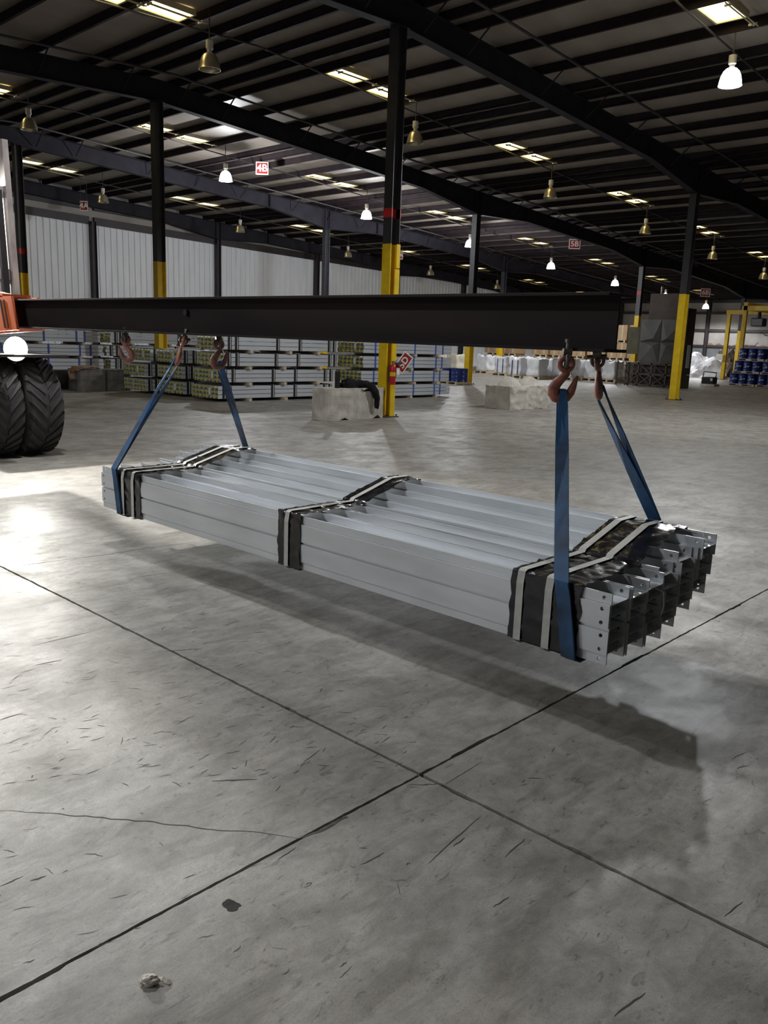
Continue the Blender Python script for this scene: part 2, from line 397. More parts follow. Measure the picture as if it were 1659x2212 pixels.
# walls
wb = struct(MB().box((X0, Y1, -.05), (X1, Y1+.1, 8.0)).build('wall_back', M['wallbeige']))
def wtop(x): return 6.28-.0235*(x-16)
WC = [12.5+6.75*i for i in range(-4, 8)]
for i in range(len(WC)-1):
    xa, xb = WC[i]+.12, min(WC[i+1]-.12, X1-.1); bw = MB(); x = xa
    low = 3.9 if i == 7 else 0.
    prof = []
    while x < xb-.3:
        prof += [(x, 0), (x+.20, 0), (x+.225, -.035), (x+.275, -.035), (x+.3, 0)]; x += .3
    prof.append((xb, 0))
    for px_, d in prof:
        bw.v += [Vector((px_, d, low)), Vector((px_, d, wtop(px_)))]
    for j in range(len(prof)-1): bw.face((2*j, 2*j+2, 2*j+3, 2*j+1))
    bw.build('wall_panel', M['wallwhite'], wb, (0, Y1-.06, 0))
    gb = MB()
    for hz, hh in ((0., .30), (.62, .2)):
        n = len(gb.v)
        for x in (xa, xb):
            for y, z in ((-.16, wtop(x)+hz-.03), (-.02, wtop(x)+hz-.03), (-.02, wtop(x)+hz+hh), (-.16, wtop(x)+hz+hh)): gb.v.append(Vector((x, y, z)))
        for q in ((0, 1, 2, 3), (7, 6, 5, 4), (0, 4, 5, 1), (1, 5, 6, 2), (2, 6, 7, 3), (3, 7, 4, 0)): gb.face([n+j for j in q])
    gb.build('girt', M['girt'], wb, (0, Y1, 0))
def iprof(d, bfl, tf, tw):
    return [(-d/2, -bfl/2), (-d/2+tf, -bfl/2), (-d/2+tf, -tw/2), (d/2-tf, -tw/2), (d/2-tf, -bfl/2), (d/2, -bfl/2), (d/2, bfl/2), (d/2-tf, bfl/2), (d/2-tf, tw/2), (-d/2+tf, tw/2), (-d/2+tf, bfl/2), (-d/2, bfl/2)]
wcm = MB().prism(iprof(.22, .25, .014, .01), (0, 0, 0), (0, 0, 1), (0, 1, 0), 6.3).mesh('wall_post', M['girt'])
for x in WC: link('wall_post', wcm, wb, (x, Y1-.22, 0))
d1 = struct(MB().box((33.1, Y1-.14, 0), (39.2, Y1-.08, 3.45)).build('door_1', M['wallgrey']))
for i in range(8): MB().box((33.15, Y1-.17, .02+i*.42), (39.15, Y1-.14, .40+i*.42)).build('door_slat', M['greysteel'], d1)
MB().box((33.0, Y1-.45, 3.45), (39.3, Y1-.1, 3.95)).build('door_hood', M['greysteel'], d1)
wr = struct(MB().box((X1, Y0, -.05), (X1+.1, Y1, 8.)).build('wall_right', M['wallbeige']))
MB().box((X1-.12, Y0, 0), (X1, Y1, 1.9)).build('wainscot', M['wallgrey'], wr)
for z, hh in ((1.92, .16), (3.05, .16), (4.25, .18), (5.05, .2)): MB().box((X1-.25, Y0, z), (X1-.02, Y1, z+hh)).build('girt', M['girt'], wr)
for y in (3.3, 11.6, 16., 19.95, 25.3, 28.2, 32.2): link('wall_post', wcm, wr, (X1-.22, y, 0), (0, 0, math.pi/2))
wl = struct(MB().box((X0-.1, Y0, -.05), (X0, Y1, 8.0)).build('wall_left', M['wallwhite']))
wf = struct(MB().box((X0, Y0-.1, -.05), (X1, Y0, 8.0)).build('wall_front', M['wallwhite']))
# torn insulation and cable runs on the far wall
for i in range(14):
    y = 17.2+i*.62; b = MB(); n = 9
    hh = .08+.16*R.random()
    pr = [(0, 0)] + [(.6*j/n, hh*math.sin(math.pi*j/n)*(.7+.5*R.random())) for j in range(1, n)] + [(.6, 0)]
    b.prism([(-u, v) for u, v in pr], (0, 0, 0), (1, 0, 0), (0, 0, 1), .03); b.build('torn_insulation', M['brown'], wr, (X1-.2, y, 2.06))
for i in range(16):
    y = R.uniform(16.2, 22.); z = R.uniform(2.15, 2.95); p = [Vector((0, 0, 0))]; a = R.uniform(0, 6.3)
    for j in range(9): a += R.gauss(0, .55); p.append(p[-1]+Vector((0, math.cos(a)*.16, math.sin(a)*.09)))
    for q in p: q.z = max(min(q.z, 3.0-z), 2.12-z)
    MB().tube(p, .022, 5).build('loose_cable', M['blackpl'], wr, (X1-.3, y, z))

# ------------------------------------------------------------------ columns
def column(x, y, yt, label, group=None, tape=None, ystrip=True):
    top = raf_bot(x)+.01
    t = thing('steel_column', label, 'column', (x, y, 0), group=group)
    MB().prism(iprof(.25, .22, .016, .012), (0, 0, yt), (0, 0, 1), (0, 1, 0), top-yt).build('column_shaft', M['column'], t)
    MB().prism(iprof(.255, .225, .019, .016), (0, 0, .016), (0, 0, 1), (0, 1, 0), yt-.016).build('painted_base', M['yellow'], t)
    bp = MB().box((-.2, -.2, 0), (.2, .2, .018)).build('base_plate', M['darksteel'], t)
    bo = MB()
    for sx in (-.16, .16):
        for sy in (-.16, .16): bo.tube([(sx, sy, .018), (sx, sy, .06)], .014, 6)
    bo.build('anchor_bolts', M['darksteel'], bp)
    MB().box((-.16, -.15, top-.02), (.16, .15, top)).build('cap_plate', M['rafter'], t)
    if tape: MB().prism(iprof(.258, .228, .02, .017), (0, 0, tape), (0, 0, 1), (0, 1, 0), .17).build('red_mark', M['red'], t)
    return t
cC = column(12.4, 11.62, 3.37, 'dark steel column with yellow base behind the pale concrete block, extinguisher hung on it', tape=3.86)
# two angle guards welded on the yellow base of that column
MB().box((.0, -.135, .02), (.128, -.113, 2.9)).build('corner_guard', M['yellow'], cC)
MB().box((.03, -.135, 2.92), (.128, -.113, 3.37)).build('corner_guard', M['yellow'], cC)
column(25.9, 11.62, 3.28, 'dark steel column with tall yellow base standing alone before the grey panelled machine')
column(12.4, 19.95, 3.35, 'dark steel column with yellow base rising behind the yellow-ended beam bundles')
column(25.9, 19.95, 3.3, 'dark steel column with yellow base beside the small pallet of blue drums')
column(12.4, 28.2, 3.3, 'dark steel column with yellow base and red mark behind the forklift mast', tape=3.9)
column(25.9, 28.2, 1.3, 'slim dark steel column standing before the white wall and roll-up door')
column(39.4, 28.2, 3.2, 'dark steel column with yellow base beside the white sacks and brown cartons')
column(39.4, 19.95, 3.2, 'dark steel column with yellow base half hidden by the grey panelled machine', tape=4.2)
column(52.9, 19.95, 2.9, 'dark steel column with yellow base behind the blue drum pallets')

# ------------------------------------------------------------------ roof services
def pipe(y, dz, r, label, group):
    p = MB(); 
    p.tube([(X0+.2, 0, deck_z(X0+.2)), (RIDGE, 0, deck_z(RIDGE)), (X1-.3, 0, deck_z(X1-.3))], r, 8)
    o = p.build('roof_pipe', M['darksteel'], None, (0, y, -dz), smooth=True); tag(o, label, 'pipe', group)
for y, q in ((10.5, 'over the extinguisher column'), (19.1, 'over the yellow-ended bundles'), (27.3, 'closest to the white wall')): pipe(y, .235, .03, 'thin dark sprinkler pipe beside the rafter ' + q, 'sprinkler pipes beside the rafters')
def row_name(y):
    return 'above the lifted bundle' if y < 10 else 'over the concrete blocks' if y < 20 else 'over the blue-strapped stacks' if y < 28 else 'along the white wall'
for y in (7.55, 15.82, 24.55, 33.4): pipe(y, .225, .02, 'thin dark conduit serving the warm light panels ' + row_name(y), 'conduits along the warm lights')
def ceiling_light(x, y, first=[None]):
    z = deck_z(x)-.06
    if first[0] is None:
        t = thing('ceiling_light', 'warm yellow light panel between purlins in the row ' + row_name(y), 'light', (x, y, z), group='warm light panels ' + row_name(y))
        fb = MB()
        for a, c in (((-.50, -.31), (.50, -.27)), ((-.50, .27), (.50, .31)), ((-.50, -.27), (-.46, .27)), ((.46, -.27), (.50, .27))):
            fb.box((a[0], a[1], -.05), (c[0], c[1], .055))
        fb.build('frame', M['panelframe'], t)
        MB().box((-.46, -.27, -.02), (.46, .27, .0)).build('lens', M['panel'], t)
        g = MB()
        for yy, zz in ((-.36, -.16), (-.44, -.18)): g.tube([(-.72, yy, zz), (.66, yy, zz)], .014, 6)
        for xx in (-.6, .55): g.box((xx-.012, -.46, -.185), (xx+.012, -.30, -.15))
        g.build('guard_rods', M['panelframe'], t); first[0] = t; return t
    return dup(first[0], (x, y, z), None, 'warm yellow light panel between purlins in the row ' + row_name(y), 'warm light panels ' + row_name(y))
for y in (7.2, 15.7, 24.3, 33.2):
    for j in range(-1, 7):
        for dx in (0., 1.36):
            x = 15.02+6.79*j+dx
            if j == -1: x = 8.65+dx
            if y == 7.2 and x > 24: continue
            ceiling_light(x, y)
def lamp_label(y, on): return ('lit' if on else 'unlit') + ' bell-shaped high bay lamp in the row ' + row_name(y) + ' hanging from the roof'
lamp_proto = {}
def lamp(x, y, on):
    z = deck_z(x)-.2
    if on not in lamp_proto:
        t = thing('high_bay_lamp', lamp_label(y, on), 'lamp', (x, y, z), group=lamp_label(y, on)[:-len(' hanging from the roof')])
        MB().tube([(0, 0, .19), (0, 0, -.40)], .012, 8).build('hanger_rod', M['darksteel'], t)
        MB().lathe([(.03, -.40), (.075, -.41), (.075, -.56), (.05, -.58), (.05, -.64)], n=20, cap0=True, cap1=True).build('ballast_housing', M['lampcase'], t, smooth=True)
        pr = [(.055, -.63), (.10, -.65), (.15, -.70), (.185, -.78), (.205, -.87), (.215, -.94), (.222, -.95)]
        inn = [(r-.006, zz) for r, zz in reversed(pr)]
        MB().lathe(pr+inn, n=28).build('reflector', M['bell_lit'] if on else M['reflector'], t, smooth=True)
        if on: MB().lathe([(.02, -.66), (.05, -.70), (.19, -.88), (.195, -.945), (.001, -.97)], n=20).build('bulb', M['bulb_on'], t, smooth=True)
        else: MB().lathe([(.02, -.66), (.05, -.70), (.07, -.80), (.05, -.88), (.001, -.91)], n=16).build('bulb', M['bulb_off'], t, smooth=True)
        lamp_proto[on] = t
    else: t = dup(lamp_proto[on], (x, y, z), None, lamp_label(y, on), lamp_label(y, on)[:-len(' hanging from the roof')])
    if on:
        bare = 20 < y < 28 and x < 33      # clear bells throw light sideways and up, metal ones only down
        l = bpy.data.lights.new('high_bay_light', 'POINT' if bare else 'SPOT'); l.color = (.94, .97, 1.); l.shadow_soft_size = .14
        l.energy = P_LAMP*(1. if bare else 2.2 if abs(x-17.1) < .1 and y < 8 else 1.25)
        if not bare: l.spot_size = math.radians(164); l.spot_blend = .3
        lo = bpy.data.objects.new('high_bay_light', l); COL.objects.link(lo); lo.location = (x, y, z-1.13)
    return t
for x, y, on in [(10.65, 15.15, 0), (10.7, 23.5, 0), (17.55, 24.1, 1), (17.2, 15.4, 0), (17.6, 32.35, 0), (24.4, 32.4, 0), (24.3, 24.15, 1), (31.8, 32.9, 0), (24.05, 15.6, 0),
                 (17.1, 7.2, 1), (30.75, 15.6, 0), (31.15, 24.3, 1), (38.8, 33.1, 0), (38.15, 24.4, 1), (37.2, 15.6, 0), (45.4, 33., 0), (45., 24.4, 1), (51.4, 24.3, 1), (57.5, 24.2, 1), (43.8, 15.7, 0),
                 (-9.8, 7.2, 1), (-3.0, 7.2, 1), (3.8, 7.2, 1)]:  # unseen; the pair at negative x is added to fill the bundle's front face
    lamp(x, y, on)

# ------------------------------------------------------------------ signs
def text_mesh(txt, size, ext=.002):
    c = bpy.data.curves.new('t', 'FONT'); c.body = txt; c.size = size; c.align_x = 'CENTER'; c.align_y = 'CENTER'; c.extrude = ext; c.offset = size*.022
    o = bpy.data.objects.new('t', c); COL.objects.link(o)
    dg = bpy.context.evaluated_depsgraph_get(); me = bpy.data.meshes.new_from_object(o.evaluated_get(dg)); bpy.data.objects.remove(o); return me
def sign(txt, c, wd, hg, label, az, roll=0., hang=None):
    # local: plane XZ facing -Y
    t = thing('area_sign', label, 'sign', c, (0, 0, az))
    R_ = Matrix.Rotation(roll, 4, 'Y')
    def pl(a, d, y0, y1): return MB().box((-a/2, y0, -d/2), (a/2, y1, d/2))
    for nm, bb, mt in (('sign_board', pl(wd, hg, -.002, .006), 'signwhite'), ('red_field', pl(wd*.86, hg*.82, -.0045, -.002), 'signred')):
        o = bb.build(nm, M[mt], t); o.rotation_euler = (0, roll, 0)
    me = text_mesh(txt, hg*.78); me.materials.append(M['signwhite'])
    o = link('lettering', me, t); o.matrix_local = R_ @ Matrix.Translation((0, -.006, 0)) @ Matrix.Rotation(math.pi/2, 4, 'X') @ Matrix.Diagonal((1.05, 1., 1, 1))
    if hang:
        for s in (-1, 1): MB().tube([(s*wd*.4, .002, hg*.45), (s*wd*.4, .002, hang-c[2])], .006, 5).build('hanger_wire', M['darksteel'], t)
    return t
AZ = -YAW
sign('4B', (19.0, 24.0, 7.18), .43, .42, 'red and white sign reading 4B hung beside a lit lamp', AZ, hang=deck_z(19.)-.02)
sign('4A', (16.8, 32.4, 6.32), .30, .37, 'small red and white sign reading 4A near the white wall', AZ, hang=deck_z(16.8)-.02)
sign('5B', (35.5, 21.5, 6.28), .53, .44, 'red and white sign reading 5B under a dark rafter', AZ, hang=deck_z(35.5)-.02)
sign('6B', (50.8, 21.5, 5.07), .58, .48, 'red and white sign reading 6B far off beside a yellow column', AZ, hang=deck_z(50.8)-.02)
sign('5A', (35.3, 32.4, 6.2), .36, .42, 'red and white sign reading 5A half hidden behind a yellow column', AZ, hang=deck_z(35.3)-.02)
sign('5D', (12.66, 11.40, 1.10), .40, .235, 'tilted red and white sign reading 5D on the extinguisher column', AZ*.55, roll=-math.radians(55))
b = MB().box((12.42, 11.412, 1.06), (12.64, 11.43, 1.10)); tag(b.build('sign_bracket', M['darksteel']), 'small dark bracket behind the tilted 5D sign', 'bracket')

# ------------------------------------------------------------------ steel beam bundles
def ibeam_mesh(name, d, bf, tf, tw, L, holes, mats, axis):
    # profile: depth d along side, flange width bf along Z; origin at lower corner, extruded along axis
    pr = [(0, 0), (tf, 0), (tf, bf/2-tw/2), (d-tf, bf/2-tw/2), (d-tf, 0), (d, 0), (d, bf), (d-tf, bf), (d-tf, bf/2+tw/2), (tf, bf/2+tw/2), (tf, bf), (0, bf)]
    b = MB()
    if axis == 'y': b.prism([(-u, v) for u, v in pr], (0, 0, 0), (0, 1, 0), (0, 0, 1), L, 0, 1)
    else: b.prism(pr, (0, 0, 0), (1, 0, 0), (0, 0, 1), L, 0, 1)
    me = b.mesh(name, mats)
    if axis == 'y' and min(v.co.x for v in me.vertices) < -.01:
        for v in me.vertices: v.co.x = -v.co.x
        me.flip_normals()
    if axis == 'x' and min(v.co.y for v in me.vertices) < -.01:
        for v in me.vertices: v.co.y = -v.co.y
        me.flip_normals()
    if holes:
        hb = MB()
        for y in (.034, L-.034):
            for z in (.021, bf-.021): hb.tube([(-.05, y, z), (d+.05, y, z)], .0085, 14)
        o1 = bpy.data.objects.new('a', me); COL.objects.link(o1); hm = hb.mesh('h', mats); o2 = bpy.data.objects.new('b', hm); COL.objects.link(o2)
        md = o1.modifiers.new('x', 'BOOLEAN'); md.object = o2; md.operation = 'DIFFERENCE'; md.solver = 'EXACT'
        bpy.context.view_layer.update(); dg = bpy.context.evaluated_depsgraph_get(); me2 = bpy.data.meshes.new_from_object(o1.evaluated_get(dg)); me2.name = name
        bpy.data.objects.remove(o1); bpy.data.objects.remove(o2); me = me2
    return me
# the lifted load -----------------------------------------------------
BX, BY, BZ, BL = 2.93, 1.486, .25, 4.05
load = thing('steel_beam_bundle', 'strapped bundle of galvanized steel beams hanging from blue slings above the floor', 'beam bundle', (BX, BY, BZ))
hm_ = ibeam_mesh('beam', .150, .0995, .0058, .0048, BL, True, [M['galv'], M['cut']], 'y')
PITCHX = .1640
STEP = [0, 0, 0, .014, .060, .107]
rr = random.Random(3)
for kx in range(6):
    for row in range(2):
        link('beam', hm_, load, (kx*PITCHX, rr.uniform(-.008, .012) if kx else (0 if row else -.004), .044+.1115*row+STEP[kx]))
    for row in range(3):
        dy = [0, -.006, .004, .05, .03, -.01][kx] + rr.uniform(-.012, .012)
        if row < 2: dy = rr.uniform(-.01, .015)
        if kx == 0: dy = 0
        link('beam', hm_, load, (kx*PITCHX+.0105, dy, .1*row+STEP[kx]))
WT = 6*PITCHX
def sec_path(off):
    p = [(-off, -.0-off*.0), (-off, .10), (-off, .255)]
    p += [(.002-off*.4, .300+off*.6), (.012, .302+off)]
    for kx, e in ((2, 1), (3, 0), (4, 0), (5, 0), (5, 1)):
        p.append((kx*PITCHX+.0105+.15*e+(.001 if e else -.002), .3010+STEP[kx]+off))
    bx = WT-.002+off
    p += [(bx, .30+STEP[5]), (bx, .15+STEP[5]), (bx, STEP[5]-off)]
    for kx in (5, 4, 3): p.append((kx*PITCHX, STEP[kx]-off))
    p += [(.3, -off), (.05, -off-.0), (-off, -off)]
    return p
def wrap_band(y0, y1, seed):
    P = sec_path(.004); dense = []
    for i in range(len(P)-1):
        a, c = Vector(P[i]+(0,)), Vector(P[i+1]+(0,)); n = max(1, int((c-a).length/.018))
        for j in range(n): dense.append(a+(c-a)*j/n)
    dense.append(Vector(P[-1]+(0,))); b = MB(); ny = 14; N = len(dense)
    for i, q in enumerate(dense):
        for j in range(ny+1):
            y = y0+(y1-y0)*j/ny
            edge = (1 if j in (0, ny) else 0)*.012*mnoise.noise((i*.35, seed+j, 2.))
            d = .008*mnoise.noise((q.x*22, y*16, q.y*22+seed))+.009*abs(mnoise.noise((q.x*45, y*38, q.y*45)))
            dz = d if q.y > .27 else 0; dx = -abs(d) if q.x < .02 else (abs(d) if q.x > WT-.02 else 0)
            b.v.append(Vector((q.x+dx, y+edge-BY, q.y+abs(dz)*1.2)))
    for i in range(N-1):
        for j in range(ny): b.face((i*(ny+1)+j, i*(ny+1)+j+1, (i+1)*(ny+1)+j+1, (i+1)*(ny+1)+j))
    return b.build('plastic_wrap', M['wrap'], load, smooth=True)
def strap_band(y, wd, off=.013):
    P = sec_path(off); pts = [Vector((p[0], y-BY, p[1])) for p in P]
    MB().ribbon(pts, (0, wd/2, 0), .0014).build('strap', M['strap'], load)
wrap_band(1.615, 1.955, 1); wrap_band(3.345, 3.535, 2); wrap_band(5.0, 5.32, 3)
strap_band(1.905, .036); strap_band(1.762, .036); strap_band(3.455, .034); strap_band(5.09, .034); strap_band(5.22, .034)
# paper tags wired to the beam ends
tg = MB().cbox((.90, .10, .415), (.05, .11, .0016), rot=Euler((.15, .35, .2)).to_matrix()).build('paper_tag', M['signwhite'], load)
MB().cbox((.896, .10, .4175), (.02, .05, .0008), rot=Euler((.15, .35, .2)).to_matrix()).build('tag_print', M['darksteel'], tg)
MB().tube([(.90, .045, .415), (.925, .02, .44), (.93, .03, .395)], .0012, 5).build('tag_wire', M['signwhite'], load)
MB().tube([(.44, .03, .24), (.455, -.012, .225), (.465, -.015, .16), (.46, -.01, .12)], .0022, 5).build('tag_wire', M['signwhite'], load)

# lifting beam ---------------------------------------------------------
LBX, LBZ0, LBZ1, LBY0, LBY1 = 3.36, 1.488, 1.738, 1.79, 7.9
lb = thing('lifting_beam', 'long rusty dark steel lifting beam held level by the forklift', 'lifting beam', (LBX, LBY0, LBZ0), (.0028, 0, 0))
hgt = LBZ1-LBZ0
MB().box((-.006, 0, .012), (.006, LBY1-LBY0, hgt-.012)).build('web', M['rustbeam'], lb)
MB().box((-.10, 0, hgt-.014), (.10, LBY1-LBY0, hgt)).build('top_flange', M['rustbeam'], lb, bevel=.002)
MB().box((-.10, 0, 0), (.10, LBY1-LBY0, .014)).build('bottom_flange', M['rustbeam'], lb, bevel=.002)
for y in (3.26,):
    MB().box((-.095, y-.006, .013), (.095, y+.006, hgt-.013)).build('stiffener', M['rustbeam'], lb) if y > 5 else MB().tube([(-.03, y, .15), (.03, y, .15)], .022, 10).build('web_bolt', M['mastdark'], lb)

# hooks ----------------------------------------------------------------
PXM = .00182
def hook_parts(t, hmat):
    ex = [(math.cos(a)*.028, 0, math.sin(a)*.028) for a in [2*math.pi*i/20 for i in range(20)]]
    MB().tube(ex, .013, 10, closed=True).build('eye', hmat, t, smooth=True)
    pth = [(1219, 803), (1222, 812), (1216, 820), (1208, 828), (1199, 838), (1193, 850), (1193, 861), (1200, 870), (1213, 874), (1226, 869), (1235, 857), (1240, 843), (1244, 830), (1249, 817)]
    rs = [.014, .0155, .0175, .020, .0235, .026, .026, .025, .024, .0225, .020, .016, .011, .005]
    pts = [((x-1218)*PXM, 0, (790-y)*PXM) for x, y in pth]
    b = MB(); b.tube(pts, rs, 14)
    for v in b.v: v.y *= .72
    b.build('hook_body', hmat, t, smooth=True)
    MB().ribbon([(.020, 0, -.030), (.030, 0, -.046), (.038, 0, -.068)], (0, .006, 0), .002).build('safety_latch', M['greysteel'], t)
def shackle_parts(t, h):
    # bow through the eye, ears and pin above
    bow = [(0, math.sin(a)*.026, .012-math.cos(a)*.030) for a in [math.pi*(i/12-.5)*1.25 for i in range(13)]]
    up = [(0, -.022, h*.55), ] ; dn = [(0, .022, h*.55)]
    s = MB().tube(up+bow+dn, .0095, 10).build('shackle', M['shackle'], t, smooth=True)
    MB().tube([(0, -.042, h*.55), (0, .046, h*.55)], .009, 10).build('shackle_pin', M['shackle'], s, smooth=True)
    c = MB().cbox((0, 0, h*.82), (.040, .036, h*.5)).build('clamp', M['shackle'], t, bevel=.004)
    MB().tube([(0, 0, h*1.0), (0, 0, h*1.0+.045)], .008, 8).build('clamp_bolt', M['shackle'], c, smooth=True)
    MB().tube([(0, 0, h*1.0+.03), (0, 0, h*1.0+.045)], .0145, 6).build('bolt_nut', M['shackle'], c)
def hook(loc, rz, tilt, label, hmat, h=None, mirror=False):
    m_ = Matrix.Rotation(tilt[0], 4, Vector((tilt[1], tilt[2], 0))) @ Matrix.Rotation(rz, 4, 'Z')
    t = thing('lifting_hook', label, 'hook', loc, m_.to_euler(), 'lifting hooks under the beam')
    hook_parts(t, hmat)
    shackle_parts(t, h if h else LBZ0+.006-loc[2])
    return t
HA = Vector((3.235, 1.955, 1.432)); HB = Vector((3.465, 1.93, 1.440)); HC = Vector((3.27, 4.98, 1.455)); HD = Vector((3.47, 4.85, 1.440)); HE = Vector((3.36, 5.90, 1.443))
hook(HA, -YAW, (.02, 1, 0), 'worn orange lifting hook on the front sling near the open beam end', M['hook'])
hook(HB, -YAW+1.25, (.38, .15, -1.), 'worn orange lifting hook on the rear sling near the open beam end', M['hookdark'])
hook(HC, -YAW+1.9, (.32, .2, 1.), 'worn orange lifting hook on the front sling near the forklift', M['hook'])
hook(HD, -YAW+.5, (.06, 0, -1.), 'worn orange lifting hook on the rear sling near the forklift', M['hookdark'])
hook(HE, -YAW+math.pi, (.0, 1, 0), 'empty lifting hook with no sling, hanging below the rusty beam', M['hookdark'])

# slings ---------------------------------------------------------------
def sling(hA, hB, ya, yb, label, offA, offB, wdir):
    """basket sling: eye on hook A, down the front face, under the load, up the back, eye on hook B"""
    t = thing('blue_sling', label, 'sling', (BX, ya, 0), group='blue slings around the bundle')
    O = Vector((BX, ya, 0))
    zf = BZ+.30; zb_ = BZ+STEP[5]
    front_top = Vector((BX-.022, ya+.06, zf+.012)); bx = BX+WT+.016
    back_top = Vector((bx+.004, yb, zb_+.315))
    body = [front_top, Vector((BX-.022, ya+.045, zf-.05)), Vector((BX-.022, ya, BZ-.004)), Vector((BX+.02, ya, BZ-.024)), Vector((BX+.46, ya+.01, BZ-.024)), Vector((BX+WT*.62, ya+.02, BZ-.01)), Vector((bx-.02, yb-.01, zb_-.024)), Vector((bx, yb, zb_)), back_top]
    wv = [Vector((0, .034, 0))]*len(body)
    b = MB(); b.ribbon([p-O for p in body], wv, .006); b.build('sling_body', M['sling'], t)
    # second ply twisted on top of the front
    p2 = [front_top+Vector((-.007, -.012, 0)), Vector((BX-.029, ya+.03, zf-.05)), Vector((BX-.029, ya-.012, BZ-.002))]
    MB().ribbon([p-O for p in p2], Vector((0, .022, 0)), .005).build('sling_ply', M['sling'], t)
    for hk, top, sep in ((hA, front_top, offA), (hB, back_top, offB)):
        crown = hk+Vector((0, 0, .030))
        d = (top-hk); mid = hk + d*.62
        eb = MB(); pts = []
        sd = Vector(sep)
        for f, s in ((1., -.10), (.8, -.25), (.62, -.45), (.3, -.9), (.06, -1.05)): pts.append(hk+d*f + sd*s)
        for a in (-60, -25, 0, 25, 60): pts.append(hk + sd*1.0*math.sin(math.radians(a)) + Vector((0, 0, .026*math.cos(math.radians(a)))))
        for f, s in ((.06, 1.05), (.3, .9), (.62, .45), (.8, .25), (1., .10)): pts.append(hk+d*f + sd*s)
        ax = d.normalized(); side = ax.cross(sd.normalized()).normalized()
        ws = []
        for i, p in enumerate(pts):
            q = min(i, len(pts)-1-i); hw = [.034, .033, .030, .026, .021, .016, .014, .014][q]
            ty = Vector((0, 1, 0)); fr = [1, 1, .9, .6, .15, 0, 0, 0][q]
            if side.dot(ty) < 0: ty = -ty
            ws.append((ty*fr+side*(1-fr)).normalized()*hw)
        eb.ribbon([p-O for p in pts], ws, .005); eb.build('sling_eye', M['sling'], t)
    return t
def bowl(h, rz, tilt, lx=-.004, lz=-.136):
    m_ = Matrix.Rotation(tilt[0], 4, Vector((tilt[1], tilt[2], 0))) @ Matrix.Rotation(rz, 4, 'Z')
    return h + (m_ @ Vector((lx, 0, lz)))
nA = Matrix.Rotation(-YAW, 4, 'Z') @ Vector((0, .020, 0)); nB = Matrix.Rotation(-YAW+1.25, 4, 'Z') @ Vector((0, .022, 0))
nC = Matrix.Rotation(-YAW+1.9, 4, 'Z') @ Vector((0, .020, 0)); nD = Matrix.Rotation(-YAW+.5, 4, 'Z') @ Vector((0, .020, 0))
sling(bowl(HA, -YAW, (.02, 1, 0)), bowl(HB, -YAW+1.25, (.38, .15, -1.)), 1.640, 1.80, 'blue webbing sling around the bundle beside the two grey straps', nA, nB, None)
sling(bowl(HC, -YAW+1.9, (.32, .2, 1.)), bowl(HD, -YAW+.5, (.06, 0, -1.)), 5.25, 5.16, 'blue webbing sling around the bundle end towards the forklift', nC, nD, None)

# ------------------------------------------------------------------ forklift
FK = thing('forklift', 'large orange forklift with dual tires holding the lifting beam', 'forklift', (3.35, 10.15, 0))
FO = Vector((3.35, 10.15, 0))
def tire(xc, r=.585, wd=.43):
    prof = [(.30, -wd/2+.02), (.42, -wd/2), (r-.07, -wd/2), (r-.028, -wd/2+.035), (r-.022, 0), (r-.028, wd/2-.035), (r-.07, wd/2), (.42, wd/2), (.30, wd/2-.02)]
    t = MB().lathe(prof, (0, 0, 0), 48, axis='x').build('tire', M['rubber'], FK, (xc, 0, r), smooth=True)
    lg = MB(); n = 26
    for i in range(n):
        for s in (-1, 1):
            a0 = 2*math.pi*(i+(.5 if s > 0 else 0))/n
            q = []
            for (xx, da, rr_) in ((.018, 0., r), (wd/2-.03, .30, r), (wd/2-.004, .36, r-.05)):
                for dd in (-.062, .062):
                    q.append((s*xx, a0+da+dd, rr_))
            base = len(lg.v)
            for xx, aa, rr_ in q: lg.v.append(Vector((xx, math.sin(aa)*rr_, math.cos(aa)*rr_)))
            for xx, aa, rr_ in q: lg.v.append(Vector((xx, math.sin(aa)*(rr_-.05), math.cos(aa)*(rr_-.05))))
            for f_ in ((0, 1, 3, 2), (2, 3, 5, 4), (6, 8, 9, 7), (8, 10, 11, 9), (0, 6, 7, 1), (4, 5, 11, 10), (0, 2, 8, 6), (2, 4, 10, 8), (1, 7, 9, 3), (3, 9, 11, 5)): lg.face([base+u for u in f_])
    lg.build('tread_lugs', M['rubber'], t)
    MB().lathe([(.02, -wd/2+.10), (.22, -wd/2+.10), (.30, -wd/2+.03), (.30, wd/2-.03), (.22, wd/2-.10), (.02, wd/2-.10)], (0, 0, 0), 28, axis='x').build('rim', M['orange'], t, smooth=True)
for xc in (.615, 1.085, -.615, -1.085): tire(xc)
MB().tube([(-1.2, 0, .585), (1.2, 0, .585)], .12, 14).build('axle', M['mastdark'], FK, smooth=True)
MB().box((-.42, -.15, .35), (.42, 3.2, 1.25)).build('chassis', M['mastdark'], FK, bevel=.04)
MB().box((-.95, 1.2, .55), (.95, 3.6, 1.55)).build('counterweight', M['orange'], FK, bevel=.10)
cb = MB()
for sx in (-.5, .5):
    for yy in (.75, 2.1): cb.box((sx-.035, yy-.035, 1.2), (sx+.035, yy+.035, 2.75))
cb.build('cab_posts', M['mastdark'], FK)
MB().box((-.58, .62, 2.75), (.58, 2.2, 2.84)).build('cab_roof', M['mastdark'], FK, bevel=.02)
MB().box((-.46, .74, 1.6), (.46, .75, 2.72)).build('windscreen', M['glass'], FK)
lean = .075
